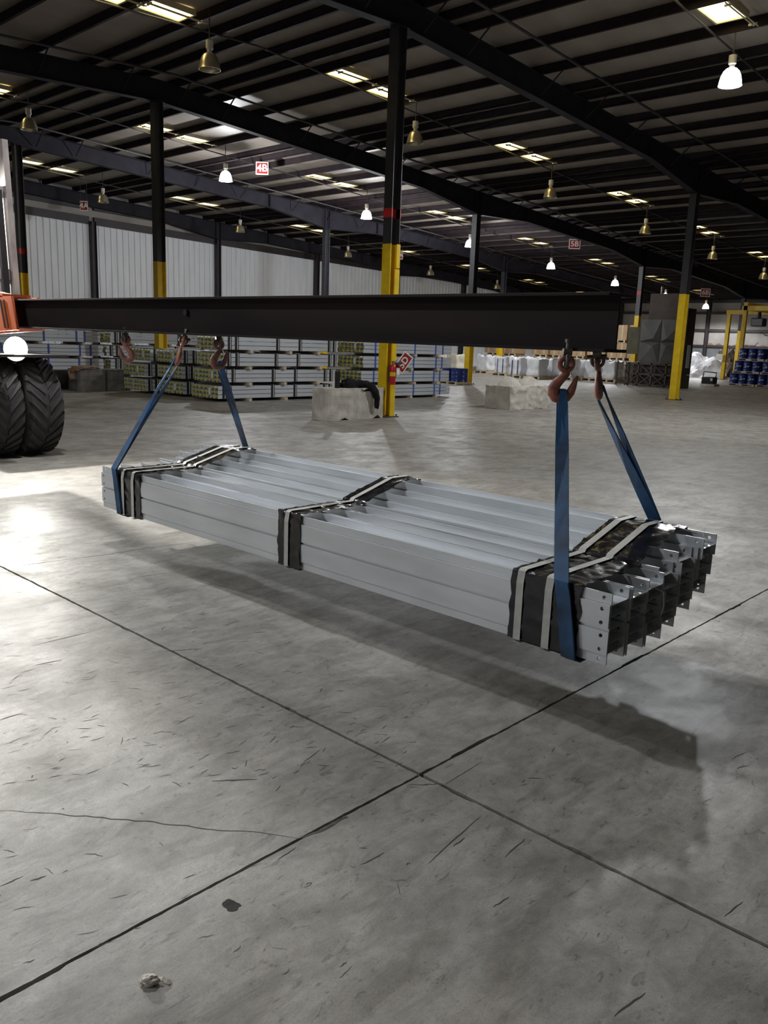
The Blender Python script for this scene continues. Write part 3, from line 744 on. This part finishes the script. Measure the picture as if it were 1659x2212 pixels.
for sx in (-1, 1):
    # outer mast channel, leaning back
    x0_ = .555*sx; m0 = MB()
    pr = [(-.03, -.07), (.03, -.07), (.03, -.05), (-.01, -.05), (-.01, .05), (.03, .05), (.03, .07), (-.03, .07)]
    m0.prism([(u*sx, v) for u, v in pr], (x0_, -1.15+lean*1.2, 1.62), (0, lean, 1), (0, 1, -lean), 1.78); m0.build('mast_rail', M['mast'], FK)
    MB().prism([(-.03, -.05), (.03, -.05), (.03, .05), (-.03, .05)], (x0_-.09*sx, -1.05, 1.6), (0, lean, 1), (0, 1, -lean), 1.3).build('inner_rail', M['mastdark'], FK)
    MB().tube([(x0_-.20*sx, -.98, 1.7), (x0_-.20*sx, -.88, 2.7)], .05, 12).build('lift_cylinder', M['greysteel'], FK, smooth=True)
for z in (2.05, 2.88, 3.35): MB().box((-.57, -1.12+lean*(z-.5)-.02, z-.05), (.57, -1.12+lean*(z-.5)+.06, z+.06)).build('mast_crossbar', M['mast'], FK)
MB().box((-.60, -1.25, 1.535), (.60, -1.0, 1.80)).build('carriage_bar', M['mastdark'], FK, bevel=.01)
MB().box((-.30, -1.1, 1.0), (.22, .2, 1.76)).build('boom_head', M['mastdark'], FK, bevel=.03)
sl = MB()
zz0, zz1 = 1.50-.012, 1.772
sp = [(-2.62, zz0), (-2.52, zz0), (-1.40, zz0-.05), (-1.40, zz1+.14), (-2.30, zz1+.01), (-2.56, zz1+.01)]
sp = [(-2.615, zz0), (-1.40, zz0-.06), (-1.40, zz1+.10), (-2.35, zz1+.008), (-2.53, zz1+.008)]
for sx in (-1, 1):
    n = len(sl.v)
    for dx in (.104, .128):
        for yy, z in sp: sl.v.append(Vector((.01+sx*dx, yy, z)))
    m_ = len(sp)
    sl.face([n+i for i in range(m_)]); sl.face([n+m_+i for i in range(m_)][::-1])
    for i in range(m_): sl.face((n+i, n+(i+1) % m_, n+m_+(i+1) % m_, n+m_+i))
sl.box((-.118, -2.35, zz1+.002), (.138, -1.40, zz1+.03))
sl.build('beam_sleeve', M['orange'], FK)
rbs = MB()
for dy in (0, .07): rbs.box((-.125, -2.42+dy, zz0+.01), (-.112, -2.40+dy, zz1-.02), rot=Matrix.Rotation(-.3, 3, 'X'))
rbs.build('sleeve_ribs', M['mastdark'], FK)
MB().box((.52, -.62, 1.18), (1.34, .62, 1.215)).build('fender', M['mastdark'], FK, bevel=.01)
hl = MB().lathe([(.03, .12), (.11, .09), (.142, 0.), (.147, -.02), (.139, -.02), (.135, 0)], (0, 0, 0), 24, axis='y').build('headlight_shell', M['mastdark'], FK, (.80, -.40, 1.27), smooth=True)
MB().lathe([(.001, -.026), (.08, -.024), (.133, -.012)], (0, 0, 0), 24, axis='y').build('headlight_lens', M['headlight'], hl, smooth=True)
MB().box((.78, -.38, 1.10), (.82, -.10, 1.20)).build('headlight_bracket', M['mastdark'], FK)
for nm, pw, loc, tgt, sz in (('headlight_beam', P_HEAD, (4.15, 9.68, 1.27), (2.6, 3., -.1), 120), ('work_light_beam', P_WORK, (2.95, 10.6, 2.92), (2.9, 4.2, .2), 95), ('work_light_beam', P_WORK, (4.25, 10.6, 2.92), (2.7, 4.2, .2), 95)):
    l = bpy.data.lights.new(nm, 'SPOT'); l.energy = pw; l.color = (1., .98, .92); l.spot_size = math.radians(sz); l.spot_blend = .7; l.shadow_soft_size = .05
    lo = bpy.data.objects.new(nm, l); COL.objects.link(lo); lo.location = loc
    lo.rotation_euler = (Vector(tgt)-Vector(loc)).to_track_quat('-Z', 'Y').to_euler()
for sx, in ((-.40,), (.90,)):
    MB().lathe([(.02, .10), (.08, .07), (.095, 0), (.09, 0), (.001, .02)], (0, 0, 0), 20, axis='y').build('work_light', M['mastdark'], FK, (sx, .52, 2.95), smooth=True)
MB().box((-.62, .50, 2.80), (1.0, .70, 2.83)).build('light_bar', M['mastdark'], FK)

# ------------------------------------------------------------------ background stacks of bundles
bgm = ibeam_mesh('beam', .148, .0885, .024, .019, 3.6, False, [M['galvb'], M['endyellow']], 'x')
# paint the last centimetres at the ends: add a thin yellow collar mesh per bundle end instead of repainting the steel
NB, NR = 7, 3
def bundle(x, y, z, strap, ends, label, group, seed):
    r = random.Random(seed); t = thing('steel_beam_bundle', label, 'beam bundle', (x, y, z), group=group)
    for i in range(NB):
        for j in range(NR):
            link('beam', bgm, t, (r.uniform(-.02, .02), i*.1505, j*.100))
    Wd, Hh = NB*.1505, NR*.100-.006
    posn = {'black': (.10, .42, 1.35, 1.55, 2.65, 2.85, 3.55, 3.8), 'blue': (.45, .80, 2.2, 3.2, 3.55), 'none': (.5, 3.4)}[strap]
    if strap == 'black': posn = (.12, .34, 1.72, 2.5, 3.62, 3.86)
    for q in posn:
        q = q*.89 + r.uniform(-.04, .04); wd_ = .11 if strap == 'black' else .055
        sb_ = MB()
        for (a, c) in (((q, -.006, -.004), (q+wd_, -.001, Hh+.005)), ((q, Wd-.001, -.004), (q+wd_, Wd+.006, Hh+.005)), ((q, -.006, Hh+.001), (q+wd_, Wd+.006, Hh+.008)), ((q, -.006, -.008), (q+wd_, Wd+.006, -.002))): sb_.box(a, c)
        o = sb_.build('wrap_band' if strap == 'black' else 'strap', M['strapblack' if strap == 'black' else 'strapblue'], t)
        if strap == 'black':
            s2 = MB()
            for (a, c) in (((q+.06, -.010, 0), (q+.085, -.006, Hh+.009)), ((q+.06, -.010, Hh+.008), (q+.085, Wd+.006, Hh+.012))): s2.box(a, c)
            s2.build('strap', M['strap'], o)
    if r.random() < .6:
        MB().box((-.035, .25, .08), (-.028, .33, .24)).build('paper_tag', M['signwhite'], t)
    return t
wdm = MB().box((0, 0, 0), (.09, 1.16, .066)).mesh('timber_block', M['wood'])
def stack(x, y, n, strap, lab, grp, seed, wlab, wgrp, jig=.1):
    r = random.Random(seed)
    for k in range(n):
        z = .074 + k*.374
        bx_ = x + r.uniform(-jig, jig); by_ = y + r.uniform(-.03, .03)
        bundle(bx_, by_, z, strap, True, lab[min(k, len(lab)-1)], grp, seed*10+k)
        for q in (.7, 1.9, 3.0):
            o = link('timber_block', wdm, None, (x+q+r.uniform(-.1, .1), y-.06, z-.074)); tag(o, wlab, 'timber block', wgrp)
LV = ['lowest', 'second', 'third', 'topmost']
stack(11.45, 15.92, 4, 'black', ['%s bundle in the front stack of galvanized beams with black wrap bands' % s for s in LV], 'front stack of beam bundles', 1, 'pale timber block in the black-banded front stack', 'timber blocks in the front stack')
stack(11.35, 17.45, 3, 'black', ['%s yellow-ended beam bundle in the stack behind the front stack' % s for s in LV], 'middle stack of beam bundles', 2, 'pale timber block in the black-banded middle stack', 'timber blocks in the middle stack')
stack(11.25, 18.75, 3, 'black', ['%s yellow-ended beam bundle in the low stack beside the stained concrete block' % s for s in LV], 'rear stack of beam bundles', 3, 'pale timber block in the black-banded low stack by the stained block', 'timber blocks in the low stack by the stained block')
stack(15.42, 15.30, 4, 'blue', ['%s bundle in the blue-strapped stack behind the pale concrete block' % s for s in LV], 'blue strapped stack by the column', 4, 'pale timber block in the blue-strapped stack behind the pale concrete block', 'timber blocks behind the concrete block', .05)
stack(8.2, 22.2, 4, 'blue', ['%s bundle in the blue-strapped stack behind the black roll' % s for s in LV], 'blue strapped stacks at the back', 5, 'pale timber block in the blue-strapped stack behind the black roll', 'timber blocks behind the black roll', .15)
stack(12.15, 22.3, 4, 'black', ['%s bundle in the stack behind the yellow column with black bands' % s for s in LV], 'stack behind the yellow column', 6, 'pale timber block in the black-banded stack behind the yellow column', 'timber blocks in the stack behind the yellow column', .15)

# ------------------------------------------------------------------ concrete blocks, cloth, extinguisher
def rough_block(name, label, x0, y0, dx, dy, h, mt, notch=True, lumps=0, seed=0, rz=0, nz=.012):
    t = thing(name, label, 'concrete block', (x0, y0, 0), (0, 0, rz))
    bm = bmesh.new(); bmesh.ops.create_cube(bm, size=1)
    for v in bm.verts: v.co = Vector(((v.co.x+.5)*dx, (v.co.y+.5)*dy, (v.co.z+.5)*h))
    bmesh.ops.subdivide_edges(bm, edges=bm.edges, cuts=13, use_grid_fill=True)
    for v in bm.verts:
        c = v.co; ch = .035
        # chamfered vertical edges
        ax = min(c.x, dx-c.x); ay = min(c.y, dy-c.y)
        if ax < .07 and ay < .07:
            s = (.07-ax-ay); 
            if s > 0:
                c.x += (s/2 if c.x < dx/2 else -s/2); c.y += (s/2 if c.y < dy/2 else -s/2)
        # vertical casting flutes and lifting notches along the foot
        if notch:
            if min(v.co.y, dy-v.co.y) < .01: c.y += (.012 if v.co.y < dy/2 else -.012)*(math.sin(v.co.x*22)+.3)
            for f in (.30, .86):
                d = abs(v.co.x/dx-f)*dx
                if v.co.z < .06 and d < .10: c.z += max(0, .075-d)*.9
        c += Vector([mnoise.noise((c.x*7+seed, c.y*7, c.z*7+i*9))*nz for i in range(3)])
        if v.co.z < 0: v.co.z = 0
    bmesh.ops.recalc_face_normals(bm, faces=bm.faces)
    me = bpy.data.meshes.new('block_body'); bm.to_mesh(me); bm.free(); me.materials.append(mt); link('block_body', me, t)
    for i in range(lumps):
        lx = dx*(.27+.46*i/(max(1, lumps-1)))
        b = MB().lathe([(.33, -.03), (.28, .04), (.20, .14), (.12, .20), (.001, .215)], (lx, dy*.5, h), 10)
        for v in b.v: v += Vector([mnoise.noise((v.x*6+seed, v.y*6, v.z*6+j*7))*.03 for j in range(3)])
        b.build('lock_lump', mt, t, smooth=True)
    return t
rough_block('concrete_block', 'pale ribbed concrete block at the foot of the yellow extinguisher column', 10.62, 11.43, 1.58, .50, .60, M['concrete'], seed=1)
rough_block('concrete_block', 'pale chipped concrete block with two humps on top, alone on the floor', 16.5, 11.36, 1.75, .85, .56, M['concrete'], notch=False, lumps=2, seed=5, nz=.032)
rough_block('concrete_block', 'dark stained concrete block under the brown tarp beside the black roll', 10.05, 20.0, .80, .6, .55, M['darkconcrete'], notch=False, seed=9)
rough_block('concrete_block', 'dark stained concrete block between the tarp block and the yellow-ended bundles', 10.88, 20.02, .68, .58, .54, M['darkconcrete'], notch=False, seed=12)
def drape(name, label, cat, pts, wid, mt, th, seed, amp=.03, n=14):
    # thick draped strip: centre line pts with half widths
    b = MB(); P = []
    for i in range(len(pts)-1):
        a, c = Vector(pts[i]), Vector(pts[i+1])
        for j in range(6): P.append((a+(c-a)*j/6, wid[i]+(wid[i+1]-wid[i])*j/6))
    P.append((Vector(pts[-1]), wid[-1])); N = len(P)
    rows = []
    for i, (p, wd_) in enumerate(P):
        t = (P[min(i+1, N-1)][0]-P[max(i-1, 0)][0]).normalized(); sd = t.cross(Vector((0, 0, 1)))
        if sd.length < .2: sd = Vector((1, 0, 0)) if rows == [] else rows[-1][1]
        sd.normalize(); nn = sd.cross(t).normalized(); rows.append((p, sd, nn, wd_))
    for k, o_ in ((0, 0.), (1, -th)):
        for p, sd, nn, wd_ in rows:
            for j in range(n+1):
                u = (j/n-.5)*2; q = p+sd*wd_*u
                h_ = amp*(mnoise.noise((q.x*6+seed, q.y*6, q.z*6))+.6*math.cos(u*7+seed))*(1-.4*abs(u))
                b.v.append(q+nn*(h_+o_ + amp))
    m_ = N*(n+1)
    for i in range(N-1):
        for j in range(n):
            a = i*(n+1)+j; b.face((a, a+1, a+n+2, a+n+1)); b.face((m_+a, m_+a+n+1, m_+a+n+2, m_+a+1))
    for i in range(N-1):
        for j in (0, n): a = i*(n+1)+j; b.face((a, a+n+1, m_+a+n+1, m_+a))
    for i in (0, N-1):
        for j in range(n): a = i*(n+1)+j; b.face((a, m_+a, m_+a+1, a+1))
    o = b.build(name, mt, None, smooth=True); return tag(o, label, cat)
jk = thing('draped_jacket', 'crumpled black jacket slung over the pale concrete block', 'jacket', (11.55, 11.70, .60))
bm = bmesh.new(); bmesh.ops.create_icosphere(bm, subdivisions=4, radius=1)
for v in bm.verts:
    p = v.co; n_ = mnoise.noise((p.x*1.9+4, p.y*1.9, p.z*1.9)) + .45*abs(mnoise.noise((p.x*5, p.y*5, p.z*5)))
    p *= 1+.4*n_; v.co = Vector((p.x*.33, p.y*.20, max(-.012, p.z*.13+.03-.10*max(0, p.x))))
me = bpy.data.meshes.new('jacket_body'); bmesh.ops.recalc_face_normals(bm, faces=bm.faces); bm.to_mesh(me); bm.free(); me.materials.append(M['cloth'])
for p in me.polygons: p.use_smooth = True
link('jacket_body', me, jk)
b = MB(); pth = [(.02, -.10, .05), (.14, -.20, .055), (.24, -.285, .01), (.29, -.315, -.10), (.335, -.325, -.22), (.35, -.32, -.34), (.352, -.318, -.40)]
pp = []
for i in range(len(pth)-1):
    for q in range(4): pp.append(Vector(pth[i]).lerp(Vector(pth[i+1]), q/4))
pp.append(Vector(pth[-1]))
b.tube(pp, [.105-.055*i/(len(pp)-1) for i in range(len(pp))], 16)
for v in b.v: v += Vector([mnoise.noise((v.x*9+5, v.y*9, v.z*9+i*7))*.032 for i in range(3)])
for v in b.v:
    if v.z < -.02: v.y = min(-.285, v.y*.72-.088)
b.build('hanging_sleeve', M['cloth'], jk, smooth=True)
drape('draped_tarp', 'brown tarp thrown over the corner of the stained concrete block', 'tarp', [(10.0, 20.15, .30), (10.01, 20.15, .50), (10.13, 20.16, .565), (10.4, 20.2, .60), (10.72, 20.22, .57)], [.10, .18, .24, .22, .10], M['brown'], .02, 8, .03)
b = MB().tube([(11.02, 11.60, .58), (11.02, 11.60, .92)], .05, 16); t_ = b.build('plastic_pipe', M['blackpl'], None, smooth=True); tag(t_, 'short black pipe standing on the pale concrete block', 'pipe')
# black roll
t = thing('plastic_roll', 'black wrapped roll lying on the floor beside the stained concrete block', 'roll', (9.42, 20.90, .25), (0, 0, 0))
MB().lathe([(.001, 0), (.07, 0), (.07, .03), (.20, .02), (.235, 0), (.25, .02), (.25, .95), (.23, .97), (.001, .97)], (0, 0, 0), 28, axis='x').build('roll_body', M['blackpl'], t, smooth=True)
MB().lathe([(.19, -.004), (.225, -.004), (.225, .0), (.19, .0)], (0, 0, 0), 28, axis='x').build('roll_rim', M['endyellow'], t)
MB().box((.02, -.12, .235), (.16, -.02, .262)).build('roll_label', M['signwhite'], t)
# extinguisher on the column
t = thing('fire_extinguisher', 'red fire extinguisher with yellow label and paper tag on the yellow column', 'extinguisher', (12.33, 11.385, .66))
MB().lathe([(.001, 0), (.05, 0), (.062, .015), (.062, .34), (.05, .375), (.022, .40), (.022, .42)], (0, 0, 0), 20).build('cylinder', M['extred'], t, smooth=True)
MB().lathe([(.063, .17), (.063, .25)], (0, 0, 0), 20).build('label_band', M['yellow'], t, smooth=True)
MB().box((-.02, -.02, .42), (.02, .02, .46)).build('valve', M['greysteel'], t)
MB().box((-.012, -.10, .455), (.012, .03, .468)).build('handle', M['greysteel'], t)
MB().tube([(.02, 0, .44), (.075, -.01, .42), (.085, -.01, .30), (.075, -.01, .12)], .010, 8).build('hose', M['blackpl'], t, smooth=True)
MB().box((.03, -.075, .20), (.12, -.07, .33)).build('paper_tag', M['signwhite'], t)
MB().box((-.02, .06, .05), (.02, .105, .38)).build('wall_bracket', M['darksteel'], t)

# ------------------------------------------------------------------ pallets, sacks, cartons, drums
def pallet_mesh(lx, ly, hp=.13):
    b = MB()
    for i in range(5): b.box((i*(lx-.1)/4, 0, hp-.02), (i*(lx-.1)/4+.1, ly, hp))
    for i in range(3): b.box((0, i*(ly-.09)/2, .02), (lx, i*(ly-.09)/2+.09, hp-.02))
    for i in range(3): b.box((i*(lx-.1)/2, 0, 0), (i*(lx-.1)/2+.1, ly, .02))
    return b.mesh('pallet', M['wood'])
pal = pallet_mesh(1.0, .9)
def pallet(x, y, z, me, label, group):
    return tag(link('pallet', me, None, (x, y, z)), label, 'pallet', group)
def sack_mesh(seed, lx, ly, h, top=.22):
    bm = bmesh.new(); bmesh.ops.create_cube(bm, size=1); bmesh.ops.subdivide_edges(bm, edges=bm.edges, cuts=9, use_grid_fill=True)
    for v in bm.verts:
        c = v.co.copy(); u, q, z = c.x*2, c.y*2, c.z+.5
        rr_ = max(abs(u), abs(q)); rd = math.hypot(u, q)
        k_ = 1-.16*(rd-rr_) + .05*math.sin(z*9.42)*1.
        p = Vector((c.x*lx*k_, c.y*ly*k_, z*h))
        n_ = mnoise.noise((p.x*3+seed, p.y*3, p.z*4)); p.x += n_*.06; p.y += n_*.05
        if z > .86:
            p.x *= 1.04; p.z += top*(mnoise.noise((p.x*4.2+seed*2, p.y*4.2, 3)))*.9 + (.08 if rr_ > .8 else -.02)
        p.z += .03*math.sin(p.z*30+seed)*(.5 if z > .05 else 0)*.3
        v.co = p
    me = bpy.data.meshes.new('sack_body'); bmesh.ops.recalc_face_normals(bm, faces=bm.faces); bm.to_mesh(me); bm.free(); me.materials.append(M['sack'])
    for p in me.polygons: p.use_smooth = True
    return me
SK = [sack_mesh(i*3.3, .84, .70, .74, .14) for i in range(4)]
def sack(x, y, i, label, group, band=True, mt=None, z=.13):
    t = thing('bulk_sack', label, 'sack', (x, y, z), group=group)
    me = SK[i % 4]
    if mt: me = me.copy(); me.materials[0] = mt
    link('sack_body', me, t)
    if band:
        b = MB()
        for yy in (-.2, .12): b.box((-.46, yy, .02), (-.43, yy+.03, .72))
        b.build('tie_band', M['drum'], t)
G_S, G_P = 'row of white bulk sacks', 'pallets under the white sacks'
for i in range(7):
    y = 25.1-i*.95; x = 35.7 + (.6 if i > 4 else 0) + R.uniform(-.1, .1) - (1.5 if i in (2, 3) else 0)
    pallet(x-.5, y-.45, 0, pal, 'timber pallet under a white bulk sack', G_P)
    sack(x, y, i, 'white bulk sack in the front row of sacks before the cartons', G_S, i in (0, 1, 2, 4))
    pallet(x+.7, y-.45, 0, pal, 'timber pallet under a white bulk sack', G_P)
    sack(x+1.2, y+.0, i+1, 'white bulk sack in the second row of sacks before the cartons', G_S+' behind', False)
for i, (x, y, mt) in enumerate(((37.2, 27.45, None), (36.4, 28.9, 'sackcream'), (36.0, 29.9, 'sackcream'))):
    pallet(x-.5, y-.45, 0, pal, 'timber pallet under a sack beside the brown cartons', 'pallets beside the cartons')
    sack(x, y, i+2, 'cream bulk sack on a pallet beside the blue drums' if mt else 'white bulk sack on a pallet beside the brown cartons', 'sacks beside the cartons', False, M[mt] if mt else None)
def carton_mesh():
    b = MB()
    for i in range(2): b.box((0, i*.50, 0), (.96, i*.50+.49, .78))
    return b.mesh('carton', M['carton'])
ctm = MB().box((0, 0, 0), (.96, .56, .80)).mesh('carton', M['carton']); ctt = MB().box((-.004, .24, .05), (.0, .32, .80)).mesh('carton_tape', M['wood'])
for j in range(9):
    for k in range(3):
        y = 29.4-j*1.22+R.uniform(-.05, .05); x = 41.0+(1.4 if j > 1 else -2.6 if j < 0 else 0)
        pallet(x, y, k*.95, pal, 'timber pallet under brown cartons in the tall stacks', 'pallets under the cartons')
        for q in range(2):
            o = link('brown_carton', ctm, None, (x+.01, y-.08+q*.575, k*.95+.13)); tag(o, 'brown carton in the %s tier of the stacks behind the white sacks' % ('lowest', 'middle', 'topmost')[k], 'carton', 'brown cartons in the %s tier' % ('lowest', 'middle', 'topmost')[k])
            link('carton_tape', ctt, o)
drm = MB().lathe([(.001, .005), (.185, .005), (.20, .0), (.20, .02), (.192, .03), (.192, .16), (.199, .17), (.192, .18), (.192, .31), (.199, .32), (.192, .33), (.192, .46), (.20, .47), (.20, .49), (.188, .49), (.185, .475), (.001, .475)], (0, 0, 0), 20).mesh('drum_shell', M['drum'], smooth=True)
def arc(b, a0, a1, z0, z1, r=.1935):
    n = 4; k = len(b.v)
    for i in range(n+1):
        a = a0+(a1-a0)*i/n
        for z in (z0, z1): b.v.append(Vector((math.cos(a)*r, math.sin(a)*r, z)))
    for i in range(n): b.face((k+2*i, k+2*i+2, k+2*i+3, k+2*i+1))
lb_ = MB(); A0 = math.pi+.35
for j in range(3): arc(lb_, A0-.55+j*.16, A0-.48+j*.16, .19, .30)
arc(lb_, A0+.05, A0+.32, .21, .27); arc(lb_, A0+.36, A0+.55, .21, .27)
lbm = lb_.mesh('white_print', M['white'], fix=False)
def drum(x, y, z, label, group, rz=0., pr=True):
    t = thing('blue_drum', label, 'drum', (x, y, z), (0, 0, rz), group)
    link('drum_shell', drm, t); 
    if pr: link('printed_label', lbm, t)
palb = pallet_mesh(.84, 1.26, .10)
for col in range(2):
    for tier in range(3):
        x, y, z = 41.4+R.uniform(-.06, .06)+.25*(2-tier)*0+.18*tier, 14.66-col*1.32-.10*tier, tier*.60
        pallet(x, y, z, palb, 'low timber pallet carrying printed blue drums', 'pallets of the blue drums')
        for a in range(3):
            for c in range(2): drum(x+.21+c*.42, y+.21+a*.42, z+.10, 'small blue drum with white print in the three-tier pallet stack', 'blue drums in the pallet stack', R.uniform(-.3, .3), c == 0)
pals = pallet_mesh(.9, .9, .11)
pallet(24.70, 19.55, 0, pals, 'small timber pallet carrying plain blue drums beside a yellow column', None)
for a in range(2):
    for c in range(2): drum(24.92+c*.42, 19.77+a*.43, .11, 'blue drum on the small pallet beside a yellow column', 'blue drums on the small pallet', 0, False)

# ------------------------------------------------------------------ grey panelled machine
MX, MY0, MY1 = 34.0, 15.22, 17.95
t = thing('processing_machine', 'tall grey machine with creased panels on a braced dark frame', 'machine', (MX, MY0, 0))
W_ = MY1-MY0
MB().box((.25, .35, 1.05), (1.1, W_-.75, 2.8)).build('housing', M['machinerust'], t)
for r_ in range(2):
    for c_ in range(2):
        y0, y1 = .06+c_*.94, .06+(c_+1)*.94-.02; z0, z1 = .95+r_*.95, .95+(r_+1)*.95-.03
        b = MB(); cx_, cz_ = y0+(y1-y0)*(.28 if c_ else .65), z0+(z1-z0)*(.15 if r_ else .85)
        b.v = [Vector((.24, y0, z0)), Vector((.24, y1, z0)), Vector((.24, y1, z1)), Vector((.24, y0, z1)), Vector((.10, cx_, cz_))]
        for q in ((0, 1, 4), (1, 2, 4), (2, 3, 4), (3, 0, 4)): b.face(q)
        b.v += [Vector((.245, y0, z0)), Vector((.245, y1, z0)), Vector((.245, y1, z1)), Vector((.245, y0, z1))]; b.face((5, 8, 7, 6))
        for i in range(4): b.face((i, 5+i, 5+(i+1) % 4, (i+1) % 4))
        b.build('creased_panel', M['machine'], t)
fb = MB()
for y in (.0, .5, 1.15, 1.75, 2.2): fb.box((.05, y, 0), (.13, y+.07, 1.0))
for z in (.02, .48, .92): fb.box((.05, 0, z), (.13, W_-.45, z+.07))
fb.build('frame', M['machinerust'], t)
bb = MB()
for y0, y1 in ((.55, 1.15), (1.2, 1.75), (1.8, 2.2)):
    bb.tube([(.09, y0, .5), (.09, y1, .05)], .03, 6); bb.tube([(.09, y1, .5), (.09, y0, .05)], .03, 6); bb.tube([(.09, y1, .95), (.09, y0, .52)], .03, 6)
bb.build('cross_braces', M['machinerust'], t)
MB().box((.3, .1, .0), (1.0, W_-.6, .93)).build('base_box', M['darksteel'], t)
MB().box((.3, -.08, 0), (1.1, .3, .55)).build('foot_cabinet', M['olive'], t, bevel=.01)
MB().box((.3, -.08, .56), (1.1, .3, 3.3)).build('side_cabinet', M['machinerust'], t, bevel=.01)
MB().box((.3, W_-.72, 1.35), (1.0, W_-.2, 2.5)).build('left_cabinet', M['olive'], t, bevel=.01)
sr = MB()
for y in (W_-.42, W_): sr.box((.0, y, 0), (.05, y+.05, 1.0))
for i in range(4): sr.box((.0, W_-.42, .05+i*.26), (.22, W_+.05, .09+i*.26))
sr.build('steps', M['machinerust'], t)
MB().tube([(.6, 1.3, 2.75), (.6, 1.3, 4.2)], .06, 10).build('vent_pipe', M['greysteel'], t, smooth=True)
MB().box((.4, .3, 2.8), (1.0, 1.7, 3.9)).build('top_unit', M['machinerust'], t)
MB().box((.55, -.11, .85), (.85, -.085, 1.8)).build('white_panel', M['signwhite'], t)
# gantry crane
t = thing('gantry_crane', 'yellow steel gantry crane with black hoist behind the blue drum pallets', 'gantry crane', (49.8, 19.5, 0))
hg = 3.75
for nm, (x, y) in (('leg', (0, 0)), ('leg', (0, -2.6)), ('leg', (-4.3, -2.5)), ('leg', (-4.3, -5.1))):
    l_ = MB().prism(iprof(.2, .2, .02, .02), (x, y, .02), (0, 0, 1), (0, 1, 0), hg-.02).build('leg', M['yellow'], t)
    MB().box((x-.22, y-.22, 0), (x+.22, y+.22, .025)).build('foot_plate', M['darksteel'], l_)
MB().box((-.1, -2.7, hg), (.1, .15, hg+.24)).build('end_beam', M['yellow'], t)
MB().box((-4.4, -5.2, hg), (-4.2, -2.35, hg+.24)).build('end_beam', M['yellow'], t)
MB().box((-4.4, -2.62, hg+.02), (.1, -2.42, hg+.42)).build('bridge_beam', M['yellow'], t)
h_ = MB().box((-2.6, -2.85, hg-.75), (-2.0, -2.2, hg-.3)).build('hoist', M['blackpl'], t, bevel=.05)
MB().tube([(-2.3, -2.52, hg-.32), (-2.3, -2.52, hg+.05)], .09, 10).build('hoist_trolley', M['blackpl'], h_)
MB().box((-.24, .02, 2.0-.9), (-.20, .42, 2.38-.9)).build('notice', M['signwhite'], t)
# crumpled white plastic heap
def heap(name, label, cat, c, rx, ry, h, mt, seed):
    bm = bmesh.new(); bmesh.ops.create_icosphere(bm, subdivisions=4, radius=1)
    for v in bm.verts:
        p = v.co; n_ = mnoise.noise((p.x*2.1+seed, p.y*2.1, p.z*2.1)) + .5*abs(mnoise.noise((p.x*5+seed, p.y*5, p.z*5)))
        p *= 1+.45*n_; v.co = Vector((p.x*rx, p.y*ry, max(0, p.z*h+.02)))
    me = bpy.data.meshes.new(name); bmesh.ops.recalc_face_normals(bm, faces=bm.faces); bm.to_mesh(me); bm.free(); me.materials.append(mt)
    return tag(link(name, me, None, c), label, cat)
heap('plastic_heap', 'heap of crumpled white plastic sheet by the gantry leg', 'plastic heap', (52.5, 21.9, 0), .9, 1.5, 1.25, M['sack'], 2)
heap('debris_heap', 'dark heap of debris behind the white plastic sheet', 'debris heap', (55.6, 21.6, 0), .8, 1.0, 1.5, M['machinerust'], 6)
# small floor machine
t = thing('floor_machine', 'small dark green floor machine on a pale skid near the drum pallets', 'machine', (38.9, 15.75, 0))
MB().box((-.3, -.3, .0), (.3, .35, .10)).build('skid', M['sackcream'], t)
MB().box((-.25, -.22, .10), (.22, .35, .42)).build('body', M['blackpl'], t, bevel=.04)
MB().tube([(-.15, -.25, .36), (-.15, -.30, .62), (-.15, .30, .66), (-.15, .33, .38)], .025, 8).build('handle', M['blackpl'], t, smooth=True)
MB().box((-.27, -.18, .25), (-.25, -.08, .36)).build('decal', M['signwhite'], t)
# scrap on the near floor
pc = floor_pt(322, 2124)
t = thing('foam_scrap', 'small torn piece of pale foam lying on the bare floor', 'scrap', (pc.x, pc.y, 0), (0, 0, -.85))
bm = bmesh.new(); bmesh.ops.create_icosphere(bm, subdivisions=3, radius=1)
for v in bm.verts:
    p = v.co*(1+.35*mnoise.noise((v.co.x*2+3, v.co.y*2, v.co.z*2))); v.co = Vector((p.x*.024, p.y*.014, max(0, p.z*.013+.008)))
me = bpy.data.meshes.new('foam'); bm.to_mesh(me); bm.free(); me.materials.append(M['foam']); link('foam_piece', me, t)
MB().ribbon([(.01, .004, .004), (.03, .006, .009), (.042, .002, .005), (.05, .004, .002)], (0, .006, .001), .003).build('torn_strip', M['foam'], t)
